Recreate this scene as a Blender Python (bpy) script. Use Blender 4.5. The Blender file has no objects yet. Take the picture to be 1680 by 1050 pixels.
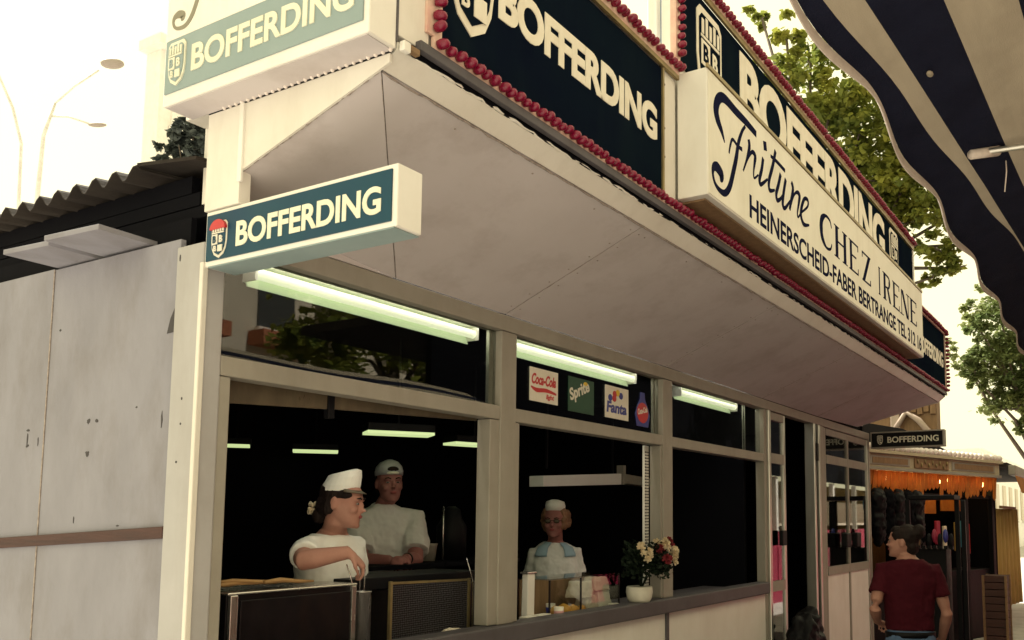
import bpy, bmesh, math, random
import numpy as np
from mathutils import Vector, Matrix
R = math.radians
rnd = random.Random(7)
sc = bpy.context.scene
C = sc.collection

# ------------------------------------------------------------------ camera, sky, sun, exposure
cam_d = bpy.data.cameras.new('camera')
cam = bpy.data.objects.new('camera', cam_d); C.objects.link(cam); sc.camera = cam
cx = Vector((0.49553, -0.86859, 0.00146)); cy = Vector((-0.08676, -0.04783, 0.99508)); cz = Vector((-0.86425, -0.49322, -0.09906))
m = Matrix((cx, cy, cz)).transposed().to_4x4(); m.translation = Vector((0, 0, 1.62)); cam.matrix_world = m
cam_d.sensor_width = 36.0; cam_d.lens = 36.0 * 1464.17 / 1680.0
cam_d.shift_x = -0.1122; cam_d.shift_y = 0.1089
cam_d.clip_start = 0.05; cam_d.clip_end = 3000

SUN = Vector((0.05, 0.62, 0.78)).normalized()          # towards the sun: high, behind the stall
world = bpy.data.worlds.new('World'); sc.world = world; world.use_nodes = True
nt = world.node_tree; nt.nodes.clear()
sky = nt.nodes.new('ShaderNodeTexSky'); sky.sky_type = 'NISHITA'; sky.sun_disc = False
sky.sun_elevation = math.asin(SUN.z); sky.sun_rotation = math.atan2(SUN.x, SUN.y)
sky.dust_density = 6.0; sky.air_density = 1.0; sky.ozone_density = 0.6
mixw = nt.nodes.new('ShaderNodeMixRGB'); mixw.inputs[0].default_value = 0.88
mixw.inputs[2].default_value = (7.6, 6.9, 4.1, 1)      # milky cream haze that covers the whole sky
bg = nt.nodes.new('ShaderNodeBackground'); bg.inputs[1].default_value = 0.1
wo = nt.nodes.new('ShaderNodeOutputWorld')
nt.links.new(sky.outputs[0], mixw.inputs[1]); nt.links.new(mixw.outputs[0], bg.inputs[0]); nt.links.new(bg.outputs[0], wo.inputs[0])
sun_d = bpy.data.lights.new('sun', 'SUN'); sun_d.energy = 5.0; sun_d.angle = R(0.6); sun_d.color = (1.0, 0.93, 0.8)
sun = bpy.data.objects.new('sun', sun_d); C.objects.link(sun)
sun.rotation_euler = (-SUN).to_track_quat('-Z', 'Y').to_euler(); sun.location = (0, 10, 20)
vs = sc.view_settings; vs.view_transform = 'Standard'; vs.look = 'None'; vs.exposure = 1.08; vs.gamma = 1.0; vs.use_curve_mapping = False
sc.cycles.max_bounces = 8; sc.cycles.transparent_max_bounces = 12; sc.cycles.sample_clamp_indirect = 6.0

# ------------------------------------------------------------------ materials
def _n(nt, t, **kw):
    n = nt.nodes.new(t)
    for k, v in kw.items(): setattr(n, k, v)
    return n
def mat(name, c, rough=0.6, metal=0.0, c2=None, scale=6.0, fac=0.5, stretch=(1, 1, 1), bump=0.0, bscale=60.0, spec=0.5,
        dirt=None, dirt_fac=0.35, dscale=2.0, dstretch=(1, 1, 0.25), emit=None, estr=0.0, trans=0.0, coat=0.0):
    M = bpy.data.materials.new(name); M.use_nodes = True; nt = M.node_tree
    b = nt.nodes['Principled BSDF']
    b.inputs['Roughness'].default_value = rough; b.inputs['Metallic'].default_value = metal
    b.inputs['Specular IOR Level'].default_value = spec; b.inputs['Coat Weight'].default_value = coat
    col = None
    tc = _n(nt, 'ShaderNodeTexCoord')
    def noise(s, st, det=6.0, rgh=0.6):
        mp = _n(nt, 'ShaderNodeMapping'); mp.inputs['Scale'].default_value = st
        nt.links.new(tc.outputs['Object'], mp.inputs[0])
        nz = _n(nt, 'ShaderNodeTexNoise'); nz.inputs['Scale'].default_value = s; nz.inputs['Detail'].default_value = det; nz.inputs['Roughness'].default_value = rgh
        nt.links.new(mp.outputs[0], nz.inputs['Vector']); return nz
    if c2 is None: c2 = tuple(x * 0.86 for x in c)
    nz = noise(scale, stretch); rp = _n(nt, 'ShaderNodeValToRGB')
    rp.color_ramp.elements[0].position = 0.5 - 0.28 * (1 - fac * 0.5); rp.color_ramp.elements[1].position = 0.72
    rp.color_ramp.elements[0].color = (*c, 1); rp.color_ramp.elements[1].color = (*c2, 1)
    nt.links.new(nz.outputs['Fac'], rp.inputs[0]); col = rp.outputs[0]
    if dirt is not None:
        dz = noise(dscale, dstretch, 8.0, 0.68); r2 = _n(nt, 'ShaderNodeValToRGB')
        r2.color_ramp.elements[0].position = 0.48; r2.color_ramp.elements[1].position = 0.78
        r2.color_ramp.elements[0].color = (0, 0, 0, 1); r2.color_ramp.elements[1].color = (dirt_fac, dirt_fac, dirt_fac, 1)
        nt.links.new(dz.outputs['Fac'], r2.inputs[0])
        mx = _n(nt, 'ShaderNodeMixRGB'); mx.inputs[2].default_value = (*dirt, 1)
        nt.links.new(r2.outputs[0], mx.inputs[0]); nt.links.new(col, mx.inputs[1]); col = mx.outputs[0]
    nt.links.new(col, b.inputs['Base Color'])
    rz = noise(scale * 2.3, stretch); mr = _n(nt, 'ShaderNodeMapRange'); mr.inputs['To Min'].default_value = max(0.02, rough - 0.1); mr.inputs['To Max'].default_value = min(1, rough + 0.12)
    nt.links.new(rz.outputs['Fac'], mr.inputs['Value']); nt.links.new(mr.outputs[0], b.inputs['Roughness'])
    if bump:
        bz = noise(bscale, stretch, 4.0); bp = _n(nt, 'ShaderNodeBump'); bp.inputs['Strength'].default_value = bump; bp.inputs['Distance'].default_value = 0.01
        nt.links.new(bz.outputs['Fac'], bp.inputs['Height']); nt.links.new(bp.outputs[0], b.inputs['Normal'])
    if emit: b.inputs['Emission Color'].default_value = (*emit, 1); b.inputs['Emission Strength'].default_value = estr
    if trans:
        out = nt.nodes['Material Output']; tl = _n(nt, 'ShaderNodeBsdfTranslucent'); mxs = _n(nt, 'ShaderNodeMixShader'); mxs.inputs[0].default_value = trans
        nt.links.new(col, tl.inputs[0]); nt.links.new(b.outputs[0], mxs.inputs[1]); nt.links.new(tl.outputs[0], mxs.inputs[2]); nt.links.new(mxs.outputs[0], out.inputs[0])
    return M
def glass(name, tint=(0.9, 0.93, 0.92), rough=0.01, boost=0.0, ior=1.5):
    M = bpy.data.materials.new(name); M.use_nodes = True; nt = M.node_tree; nt.nodes.clear()
    out = _n(nt, 'ShaderNodeOutputMaterial'); mx = _n(nt, 'ShaderNodeMixShader'); tr = _n(nt, 'ShaderNodeBsdfTransparent'); gl = _n(nt, 'ShaderNodeBsdfGlossy')
    tr.inputs[0].default_value = (*tint, 1); gl.inputs['Roughness'].default_value = rough
    lw = _n(nt, 'ShaderNodeLayerWeight'); lw.inputs[0].default_value = 0.5
    pw = _n(nt, 'ShaderNodeMath', operation='POWER'); pw.inputs[1].default_value = 4.5
    ad = _n(nt, 'ShaderNodeMath', operation='MULTIPLY_ADD'); ad.inputs[1].default_value = 0.8; ad.inputs[2].default_value = 0.04 + boost; ad.use_clamp = True
    nt.links.new(lw.outputs['Facing'], pw.inputs[0]); nt.links.new(pw.outputs[0], ad.inputs[0])
    nt.links.new(ad.outputs[0], mx.inputs[0]); nt.links.new(tr.outputs[0], mx.inputs[1]); nt.links.new(gl.outputs[0], mx.inputs[2]); nt.links.new(mx.outputs[0], out.inputs[0])
    return M
CR = (0.66, 0.60, 0.49)
M = dict(
 cream=mat('cream_paint', (0.74, 0.71, 0.66), 0.5, c2=(0.66, 0.62, 0.56), scale=3, dirt=(0.36, 0.31, 0.25), dirt_fac=0.3, dscale=5, bump=0.05, bscale=40),
 post=mat('post_paint', (0.41, 0.40, 0.41), 0.5, c2=(0.35, 0.34, 0.345), scale=4, dirt=(0.25, 0.22, 0.19), dirt_fac=0.35, dscale=5, bump=0.05, spec=0.3),
 frame=mat('frame_paint', (0.32, 0.295, 0.255), 0.5, c2=(0.27, 0.25, 0.215), scale=5, dirt=(0.18, 0.15, 0.12), dirt_fac=0.35, dscale=7, bump=0.05, spec=0.3),
 sill=mat('sill_metal', (0.105, 0.097, 0.11), 0.5, c2=(0.08, 0.074, 0.082), scale=8, stretch=(0.4, 1, 1), dirt=(0.06, 0.05, 0.05), dirt_fac=0.5, dscale=12, spec=0.3),
 soffit=mat('soffit_paint', (0.58, 0.535, 0.55), 0.6, c2=(0.52, 0.475, 0.485), scale=2.2, dirt=(0.30, 0.25, 0.235), dirt_fac=0.55, dscale=3, dstretch=(1, 1, 1), bump=0.04, bscale=30, spec=0.25),
 seam=mat('seam_caulk', (0.20, 0.165, 0.16), 0.9, c2=(0.42, 0.36, 0.32), scale=60, bump=0.6, bscale=120),
 plywood=mat('painted_plywood', (0.285, 0.28, 0.325), 0.8, c2=(0.225, 0.22, 0.255), scale=2.6, stretch=(1, 1.6, 0.8), dirt=(0.15, 0.13, 0.12), dirt_fac=0.6, dscale=2.2, dstretch=(1, 1.3, 0.7), bump=0.25, bscale=26, spec=0.2),
 plank=mat('brown_plank', (0.075, 0.030, 0.024), 0.75, c2=(0.04, 0.018, 0.016), scale=7, stretch=(4, 0.5, 9), bump=0.4, bscale=40),
 spot=mat('dark_mark', (0.05, 0.045, 0.05), 0.8, scale=80),
 white=mat('white_paint', (0.80, 0.78, 0.74), 0.45, c2=(0.74, 0.71, 0.66), scale=5, dirt=(0.5, 0.45, 0.38), dirt_fac=0.25, dscale=6),
 signface=mat('sign_face_cream', (0.80, 0.77, 0.68), 0.5, c2=(0.73, 0.70, 0.60), scale=4, dirt=(0.5, 0.44, 0.34), dirt_fac=0.35, dscale=5, spec=0.25),
 ink=mat('navy_ink', (0.010, 0.012, 0.035), 0.6, scale=30, c2=(0.016, 0.018, 0.045), spec=0.0),
 teal=mat('teal_sign', (0.006, 0.055, 0.085), 0.35, c2=(0.007, 0.040, 0.085), scale=3, dirt=(0.02, 0.065, 0.09), dirt_fac=0.3, dscale=8, spec=0.2),
 tealpale=mat('glare_pale_teal', (0.23, 0.30, 0.31), 0.5, c2=(0.27, 0.34, 0.35), scale=3, dirt=(0.30, 0.36, 0.36), dirt_fac=0.4, dscale=6, spec=0.2),  # teal made paler to stand for glare over the upper side sign
 navy=mat('navy_panel', (0.004, 0.006, 0.016), 0.35, c2=(0.006, 0.012, 0.018), scale=2, dirt=(0.010, 0.018, 0.022), dirt_fac=0.5, dscale=4, spec=0.0),
 letter=mat('cream_letter', (0.80, 0.76, 0.66), 0.5, c2=(0.72, 0.67, 0.55), scale=14, dirt=(0.5, 0.42, 0.30), dirt_fac=0.35, dscale=16, spec=0.2),
 letterpale=mat('pale_letter', (0.78, 0.76, 0.62), 0.5, c2=(0.62, 0.62, 0.5), scale=18),
 green_grey=mat('grey_script', (0.24, 0.22, 0.16), 0.6, scale=20),
 red=mat('red_bulb', (0.25, 0.003, 0.030), 0.25, c2=(0.16, 0.002, 0.028), scale=9, spec=0.5),
 socket=mat('pink_socket', (0.66, 0.38, 0.33), 0.6, c2=(0.70, 0.56, 0.44), scale=20),
 whitebulb=mat('white_bulb', (0.78, 0.70, 0.66), 0.3, scale=30),
 alu=mat('aluminium', (0.62, 0.60, 0.55), 0.32, metal=0.85, c2=(0.5, 0.48, 0.44), scale=12, stretch=(1, 1, 0.2)),
 steel=mat('brushed_steel', (0.66, 0.62, 0.60), 0.24, metal=0.85, c2=(0.48, 0.45, 0.42), scale=5, stretch=(1, 1, 0.1)),
 steeldark=mat('greasy_steel', (0.022, 0.019, 0.022), 0.35, metal=0.6, c2=(0.010, 0.009, 0.012), scale=7, dirt=(0.03, 0.02, 0.015), dirt_fac=0.8, dscale=9),
 gold=mat('brass_trim', (0.35, 0.27, 0.12), 0.45, metal=0.5, c2=(0.2, 0.15, 0.08), scale=10),
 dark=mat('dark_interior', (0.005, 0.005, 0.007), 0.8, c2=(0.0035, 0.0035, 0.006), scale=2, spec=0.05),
 black=mat('black_plastic', (0.006, 0.006, 0.008), 0.5, scale=10, spec=0.15),
 rubble=mat('pale_paving', (0.50, 0.475, 0.44), 0.85, c2=(0.42, 0.40, 0.37), scale=1.5, dirt=(0.18, 0.16, 0.14), dirt_fac=0.5, dscale=3, dstretch=(1, 1, 1), bump=0.3, bscale=30),
 rust=mat('corrugated_sheet', (0.040, 0.034, 0.030), 0.85, c2=(0.022, 0.018, 0.017), scale=5, stretch=(0.4, 2, 1), dirt=(0.03, 0.022, 0.018), dirt_fac=0.7, dscale=5, bump=0.3, spec=0.1),
 tube=mat('fluorescent_tube', (0.9, 0.9, 0.8), 0.4, scale=4, emit=(0.98, 1.0, 0.66), estr=0.56),
 filltube=mat('fill_tube', (0.9, 0.9, 0.85), 0.4, scale=4, emit=(1.0, 0.97, 0.80), estr=7.0),
 reflector=mat('glowing_reflector', (0.62, 0.70, 0.52), 0.4, scale=6, emit=(0.72, 0.90, 0.52), estr=0.17),  # own faint glow stands for tube light caught by the reflector
 ceil_glow=mat('ceiling_diffuser', (0.6, 0.7, 0.5), 0.5, scale=8, emit=(0.66, 0.80, 0.36), estr=0.42),
 pane=glass('window_glass', (0.80, 0.82, 0.80), 0.012, 0.012),
 doorpane=glass('door_glass', (0.55, 0.55, 0.55), 0.02, 0.10),
 clear=glass('case_glass', (0.93, 0.95, 0.94), 0.02, 0.02),
 brownglass=mat('smoky_valance', (0.115, 0.085, 0.055), 0.30, c2=(0.07, 0.055, 0.035), scale=9, stretch=(2, 1, 1), dirt=(0.16, 0.13, 0.08), dirt_fac=0.6, dscale=14),
 skin=mat('skin', (0.42, 0.22, 0.17), 0.55, c2=(0.36, 0.17, 0.13), scale=14, bump=0.05, bscale=120, spec=0.3),
 skin2=mat('ruddy_skin', (0.34, 0.145, 0.13), 0.55, c2=(0.28, 0.11, 0.10), scale=14, bump=0.05, bscale=120, spec=0.3),
 hair=mat('dark_hair', (0.010, 0.007, 0.008), 0.6, c2=(0.018, 0.011, 0.009), scale=30, stretch=(1, 1, 0.2), bump=0.5, bscale=90, spec=0.12),
 auburn=mat('auburn_hair', (0.30, 0.16, 0.085), 0.6, c2=(0.17, 0.08, 0.045), scale=30, bump=0.8, bscale=60),
 tshirt=mat('white_cotton', (0.84, 0.84, 0.82), 0.9, c2=(0.74, 0.74, 0.70), scale=5, bump=0.10, bscale=22, spec=0.1),
 greyshirt=mat('pale_grey_cotton', (0.72, 0.70, 0.69), 0.85, c2=(0.68, 0.66, 0.65), scale=5, bump=0.10, bscale=22),
 coat=mat('white_coat', (0.80, 0.80, 0.80), 0.8, c2=(0.76, 0.76, 0.76), scale=6, bump=0.10, bscale=20),
 blue=mat('pale_blue_collar', (0.36, 0.50, 0.62), 0.8, c2=(0.28, 0.42, 0.55), scale=12),
 maroon=mat('maroon_cotton', (0.058, 0.007, 0.013), 0.9, c2=(0.046, 0.005, 0.011), scale=5, bump=0.3, bscale=18, spec=0.1),
 denim=mat('blue_denim', (0.06, 0.11, 0.22), 0.9, c2=(0.09, 0.15, 0.27), scale=20, bump=0.3, bscale=150),
 lip=mat('lips', (0.30, 0.06, 0.06), 0.5, scale=30),
 wood=mat('pale_wood', (0.42, 0.25, 0.09), 0.6, c2=(0.26, 0.14, 0.05), scale=12, stretch=(0.3, 3, 3)),
 bread=mat('orange_bread', (0.65, 0.27, 0.03), 0.6, c2=(0.62, 0.36, 0.05), scale=16, bump=0.3),
 paper=mat('paper_bag', (0.62, 0.55, 0.43), 0.8, c2=(0.52, 0.44, 0.35), scale=9, bump=0.5, bscale=30),
 leafy=mat('dark_leaf', (0.008, 0.014, 0.009), 0.6, c2=(0.012, 0.02, 0.011), scale=20, spec=0.1),
 petal=mat('cream_petal', (0.78, 0.70, 0.52), 0.7, c2=(0.70, 0.55, 0.36), scale=30, trans=0.3),
 redpetal=mat('red_petal', (0.20, 0.012, 0.02), 0.7, scale=30),
 orange=mat('orange_cloth', (0.60, 0.27, 0.05), 0.7, c2=(0.46, 0.17, 0.03), scale=8, trans=0.5),
 yellow=mat('yellow_curtain', (0.42, 0.30, 0.09), 0.8, c2=(0.30, 0.20, 0.06), scale=9, stretch=(6, 6, 0.4), bump=0.3),
 bluecloth=mat('blue_cloth', (0.06, 0.28, 0.46), 0.7, scale=9),
 magenta=mat('crimson_board', (0.34, 0.02, 0.06), 0.5, c2=(0.24, 0.015, 0.05), scale=5),
 timber=mat('brown_timber', (0.26, 0.16, 0.08), 0.7, c2=(0.17, 0.10, 0.05), scale=9, stretch=(3, 3, 0.5), bump=0.3),
 pinkbeam=mat('pale_beam', (0.50, 0.40, 0.34), 0.7, scale=6),
 facade=mat('pale_render', (0.62, 0.56, 0.46), 0.85, c2=(0.56, 0.50, 0.41), scale=0.6, dirt=(0.4, 0.35, 0.28), dirt_fac=0.4, dscale=0.4),
 winglass=mat('far_window', (0.05, 0.055, 0.06), 0.2, scale=2),
 paleglass=mat('far_pale_window', (0.32, 0.33, 0.32), 0.3, scale=2),
 brickred=mat('balcony_red', (0.40, 0.14, 0.07), 0.8, scale=2),
 stripe_navy=mat('awning_navy', (0.006, 0.007, 0.018), 0.9, c2=(0.010, 0.012, 0.028), scale=9, bump=0.3, bscale=200, spec=0.1),
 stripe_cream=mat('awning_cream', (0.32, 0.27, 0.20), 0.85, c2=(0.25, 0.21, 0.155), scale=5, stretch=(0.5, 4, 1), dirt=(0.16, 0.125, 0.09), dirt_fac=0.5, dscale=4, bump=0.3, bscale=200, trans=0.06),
 hem=mat('awning_binding', (0.60, 0.52, 0.46), 0.8, c2=(0.50, 0.42, 0.38), scale=30, bump=0.3),
 bark=mat('bark', (0.16, 0.13, 0.10), 0.9, c2=(0.09, 0.07, 0.055), scale=8, bump=0.6, bscale=20),
 leaf=mat('plane_leaf', (0.075, 0.14, 0.040), 0.55, c2=(0.34, 0.33, 0.055), scale=1.6, fac=0.1, trans=0.5, spec=0.2),
 leaf2=mat('far_leaf', (0.09, 0.15, 0.06), 0.55, c2=(0.24, 0.26, 0.09), scale=0.8, trans=0.5, spec=0.2),
 needle=mat('dark_needle', (0.02, 0.03, 0.035), 0.7, c2=(0.10, 0.12, 0.10), scale=3),
 metalpale=mat('washed_pale_metal', (0.80, 0.78, 0.74), 0.6, c2=(0.55, 0.53, 0.5), scale=5),  # pale tone stands for glare and haze washing out lamp and pole
 lampgrey=mat('lamp_head_grey', (0.34, 0.29, 0.26), 0.6, scale=5),
 coke=mat('sticker_red', (0.50, 0.02, 0.025), 0.4, scale=30), spr=mat('sticker_green', (0.008, 0.06, 0.03), 0.4, scale=20),
 fan=mat('sticker_blue', (0.03, 0.04, 0.25), 0.4, scale=20), yel=mat('sticker_yellow', (0.75, 0.50, 0.04), 0.4, scale=20),
 stick=mat('sticker_white', (0.74, 0.70, 0.60), 0.4, scale=20),
 skyblue=mat('blue_gloss', (0.03, 0.16, 0.34), 0.2, c2=(0.10, 0.30, 0.50), scale=6, stretch=(1, 1, 3), coat=0.5),
 carbulb=mat('warm_bulb', (0.9, 0.7, 0.4), 0.3, scale=10, emit=(1.0, 0.58, 0.18), estr=16.0),
 added_asphalt=mat('added_asphalt', (0.045, 0.042, 0.041), 0.85, c2=(0.034, 0.032, 0.032), scale=6, dirt=(0.07, 0.065, 0.06), dirt_fac=0.4, dscale=2, dstretch=(1, 1, 1), bump=0.4, bscale=90),
 eyewhite=mat('eye_white', (0.30, 0.27, 0.25), 0.3, scale=30),
 cream_board=mat('cream_board', (0.48, 0.43, 0.30), 0.6, c2=(0.38, 0.33, 0.22), scale=8),
 capgrey=mat('grey_cap', (0.30, 0.30, 0.33), 0.9, c2=(0.42, 0.42, 0.45), scale=25, spec=0.1),
 cup=mat('pink_label', (0.62, 0.32, 0.33), 0.5, scale=20),
)

# ------------------------------------------------------------------ builders
def tag(o, label=None, cat=None, group=None, kind=None):
    if label: o['label'] = label
    if cat: o['category'] = cat
    if group: o['group'] = group
    if kind: o['kind'] = kind
    return o
def thing(name, loc, label, cat, group=None):
    o = bpy.data.objects.new(name, None); C.objects.link(o); o.location = loc; o.empty_display_size = 0.1
    return tag(o, label, cat, group)
def wloc(o):
    v = Vector((0, 0, 0))
    while o is not None: v += o.location; o = o.parent
    return v
class MB:
    def __init__(s): s.v = []; s.f = []
    def add(s, vs, fs):
        k = len(s.v); s.v += [tuple(p) for p in vs]; s.f += [tuple(i + k for i in f) for f in fs]; return s
    def box(s, x0, x1, y0, y1, z0, z1):
        return s.hexa([(x0, y0, z0), (x1, y0, z0), (x1, y1, z0), (x0, y1, z0), (x0, y0, z1), (x1, y0, z1), (x1, y1, z1), (x0, y1, z1)])
    def hexa(s, p): return s.add(p, [(3, 2, 1, 0), (4, 5, 6, 7), (0, 1, 5, 4), (1, 2, 6, 5), (2, 3, 7, 6), (3, 0, 4, 7)])
    def obox(s, o, u, v, w):      # corner o, edge vectors u, v, w
        o, u, v, w = map(Vector, (o, u, v, w))
        if u.cross(v).dot(w) < 0: u, v = v, u
        return s.hexa([o, o + u, o + u + v, o + v, o + w, o + u + w, o + u + v + w, o + v + w])
    def prism(s, pts, d):         # polygon (3-D points), extruded by vector d
        pts = [Vector(p) for p in pts]; d = Vector(d); n = len(pts)
        return s.add(pts + [p + d for p in pts], [tuple(range(n))[::-1], tuple(range(n, 2 * n))] + [(i, (i + 1) % n, n + (i + 1) % n, n + i) for i in range(n)])
    def tube(s, pts, rad, n=8, cap=True, flat=None):
        pts = [Vector(p) for p in pts]
        if not hasattr(rad, '__len__'): rad = [rad] * len(pts)
        up = Vector((0, 0, 1)); rings = []
        for i, p in enumerate(pts):
            t = (pts[min(i + 1, len(pts) - 1)] - pts[max(i - 1, 0)]).normalized()
            a = t.cross(up)
            if a.length < 0.05: a = t.cross(Vector((0, 1, 0)))
            a.normalize(); b = a.cross(t)
            r = rad[i]; rings.append([p + a * (r * math.cos(2 * math.pi * k / n)) + b * (r * (flat or 1) * math.sin(2 * math.pi * k / n)) for k in range(n)])
        return s.rings(rings, cap)
    def rings(s, rings, cap=True):
        n = len(rings[0]); vs = [p for r in rings for p in r]; fs = []
        for i in range(len(rings) - 1):
            for k in range(n): fs.append((i * n + k, i * n + (k + 1) % n, (i + 1) * n + (k + 1) % n, (i + 1) * n + k))
        if cap: fs += [tuple(range(n))[::-1], tuple(range((len(rings) - 1) * n, len(rings) * n))]
        return s.add(vs, fs)
    def lathe(s, c, prof, n=16):  # prof: (r, z) pairs
        c = Vector(c)
        return s.rings([[c + Vector((r * math.cos(2 * math.pi * k / n), r * math.sin(2 * math.pi * k / n), z)) for k in range(n)] for r, z in prof])
    def ell(s, c, r, n=12, m=8, rot=None):
        c = Vector(c); rr = []
        for i in range(m + 1):
            a = math.pi * (0.02 + 0.96 * i / m) - math.pi / 2
            ring = []
            for k in range(n):
                p = Vector((r[0] * math.cos(a) * math.cos(2 * math.pi * k / n), r[1] * math.cos(a) * math.sin(2 * math.pi * k / n), r[2] * math.sin(a)))
                if rot is not None: p = rot @ p
                ring.append(c + p)
            rr.append(ring)
        return s.rings(rr)
    def build(s, name, mt, parent=None, smooth=False, bevel=0.0, fix=False):
        me = bpy.data.meshes.new(name)
        off = wloc(parent) if parent else Vector((0, 0, 0))
        me.from_pydata([(p[0] - off.x, p[1] - off.y, p[2] - off.z) for p in s.v], [], s.f)
        if fix:
            bm = bmesh.new(); bm.from_mesh(me); bmesh.ops.recalc_face_normals(bm, faces=bm.faces); bm.to_mesh(me); bm.free()
        if isinstance(mt, str): mt = M[mt]
        me.materials.append(mt)
        if smooth: me.polygons.foreach_set('use_smooth', [True] * len(me.polygons))
        o = bpy.data.objects.new(name, me); C.objects.link(o)
        if parent: o.parent = parent
        if bevel:
            b = o.modifiers.new('bevel', 'BEVEL'); b.width = bevel; b.segments = 2; b.limit_method = 'ANGLE'
        return o
def rehang(o, loc):               # move a top-level mesh's origin to its base
    loc = Vector(loc); o.data.transform(Matrix.Translation(-loc)); o.location = loc; return o
def remesh(mb, name, mt, parent, voxel, it=4, factor=0.5, disp=0.0, dsize=0.05):
    o = mb.build(name, mt, None, True, fix=True)
    r = o.modifiers.new('r', 'REMESH'); r.mode = 'VOXEL'; r.voxel_size = voxel; r.use_smooth_shade = True
    s = o.modifiers.new('s', 'SMOOTH'); s.factor = factor; s.iterations = it
    if disp:
        tx = bpy.data.textures.new('fold', 'CLOUDS'); tx.noise_scale = dsize
        d = o.modifiers.new('d', 'DISPLACE'); d.texture = tx; d.strength = disp; d.mid_level = 0.5; d.texture_coords = 'LOCAL'
    dg = bpy.context.evaluated_depsgraph_get(); me = bpy.data.meshes.new_from_object(o.evaluated_get(dg))
    old = o.data; o.modifiers.clear(); o.data = me; bpy.data.meshes.remove(old); me.name = name
    if len(me.materials) == 0: me.materials.append(M[mt] if isinstance(mt, str) else mt)
    me.polygons.foreach_set('use_smooth', [True] * len(me.polygons))
    if parent is not None:
        off = wloc(parent); me.transform(Matrix.Translation(-off)); o.parent = parent
    return o
def text_verts(s, bold=0.02, shear=0.0, spacing=1.0):
    cu = bpy.data.curves.new('t', 'FONT'); cu.body = s; cu.size = 1.0; cu.offset = bold; cu.shear = shear; cu.space_character = spacing
    cu.fill_mode = 'FRONT'; cu.extrude = 0.0; cu.resolution_u = 5
    o = bpy.data.objects.new('t', cu); C.objects.link(o)
    dg = bpy.context.evaluated_depsgraph_get(); dg.update(); me = bpy.data.meshes.new_from_object(o.evaluated_get(dg))
    vs = [(v.co.x, v.co.y) for v in me.vertices]; fs = [tuple(p.vertices) for p in me.polygons]
    bpy.data.objects.remove(o); bpy.data.curves.remove(cu); bpy.data.meshes.remove(me)
    return vs, fs
def flat_on(mb, vs, fs, org, u, v, n, d):
    """2-D outline (vs in metres) laid on a plane, with thickness d towards n."""
    org, u, v, n = map(Vector, (org, u, v, n))
    P = [org + u * x + v * y + n * d for x, y in vs]; k = len(P)
    Q = [p - n * d for p in P]
    cnt = {}
    for f in fs:
        for i in range(len(f)):
            e = (f[i], f[(i + 1) % len(f)]); cnt[e] = cnt.get(e, 0) + 1
    side = [(e[1], e[0], e[0] + k, e[1] + k) for e in cnt if (e[1], e[0]) not in cnt]
    return mb.add(P + Q, list(fs) + side)
def text_on(mb, s, org, u, v, n, w, h, bold=0.02, shear=0.0, d=0.003, spacing=1.0):
    vs, fs = text_verts(s, bold, shear, spacing)
    a = np.array(vs); lo = a.min(0); hi = a.max(0); a = (a - lo) / (hi - lo) * np.array([w, h])
    return flat_on(mb, [tuple(p) for p in a], fs, org, u, v, n, d)
def words_on(s, name, mt, parent, org, u, v, n, w, h, bold, d):
    vs, fs = text_verts(s, bold); a = np.array(vs); lo = a.min(0); hi = a.max(0); b = (a - lo) / (hi - lo) * np.array([w, h])
    cuts = []; k = 0
    for wd in s.split(' ')[:-1]:
        k += len(wd) + 1; q = np.array(text_verts(s[:k - 1], bold)[0])[:, 0].max(); cuts.append(q + 0.08)
    cuts = [-1e9] + cuts + [1e9]
    for i in range(len(cuts) - 1):
        use = [f for f in fs if cuts[i] < np.mean([a[j, 0] for j in f]) <= cuts[i + 1]]
        ids = sorted({j for f in use for j in f}); mp = {j: k for k, j in enumerate(ids)}
        mb = MB(); flat_on(mb, [tuple(b[j]) for j in ids], [tuple(mp[j] for j in f) for f in use], org, u, v, n, d); mb.build(name, mt, parent)
def stroke2d(pts, wid, n=4):
    """Catmull-Rom stroke outline as quads; wid is one width per point."""
    P = [Vector((*p, 0)) for p in pts]; out = []; ws = []
    for i in range(len(P) - 1):
        p0, p1, p2, p3 = P[max(i - 1, 0)], P[i], P[i + 1], P[min(i + 2, len(P) - 1)]
        for k in range(n):
            t = k / n
            out.append(0.5 * ((2 * p1) + (p2 - p0) * t + (2 * p0 - 5 * p1 + 4 * p2 - p3) * t * t + (3 * p1 - p0 - 3 * p2 + p3) * t ** 3)); ws.append(wid[i] * (1 - t) + wid[i + 1] * t)
    out.append(P[-1]); ws.append(wid[-1]); vs = []; fs = []
    for i, p in enumerate(out):
        t = (out[min(i + 1, len(out) - 1)] - out[max(i - 1, 0)]); t.normalize(); a = Vector((-t.y, t.x, 0)) * ws[i] * 0.5
        vs += [(p.x + a.x, p.y + a.y), (p.x - a.x, p.y - a.y)]
    for i in range(len(out) - 1): fs.append((2 * i, 2 * i + 1, 2 * i + 3, 2 * i + 2))
    return vs, fs
FU, FV, FN = (1, 0, 0), (0, 0, 1), (0, -1, 0)      # a sign read from the street
SU, SV, SN = (0, -1, 0), (0, 0, 1), (-1, 0, 0)     # a sign read from the side
def shield(mb, cx0, cz0, w, h, lay, d, k=1.0):
    """outline of the quartered crest: list of 2-D polygons per layer."""
    pts = [(-0.5, 0.42), (-0.38, 0.5), (0.38, 0.5), (0.5, 0.42), (0.5, -0.05), (0.44, -0.25), (0.3, -0.40), (0.0, -0.5), (-0.3, -0.40), (-0.44, -0.25), (-0.5, -0.05)]
    org, u, v, n = lay
    vs = [(cx0 + x * w * k, cz0 + y * h * k) for x, y in pts][::-1]
    return flat_on(mb, vs, [tuple(range(len(vs)))[::-1]] , org, u, v, n, d)
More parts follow.
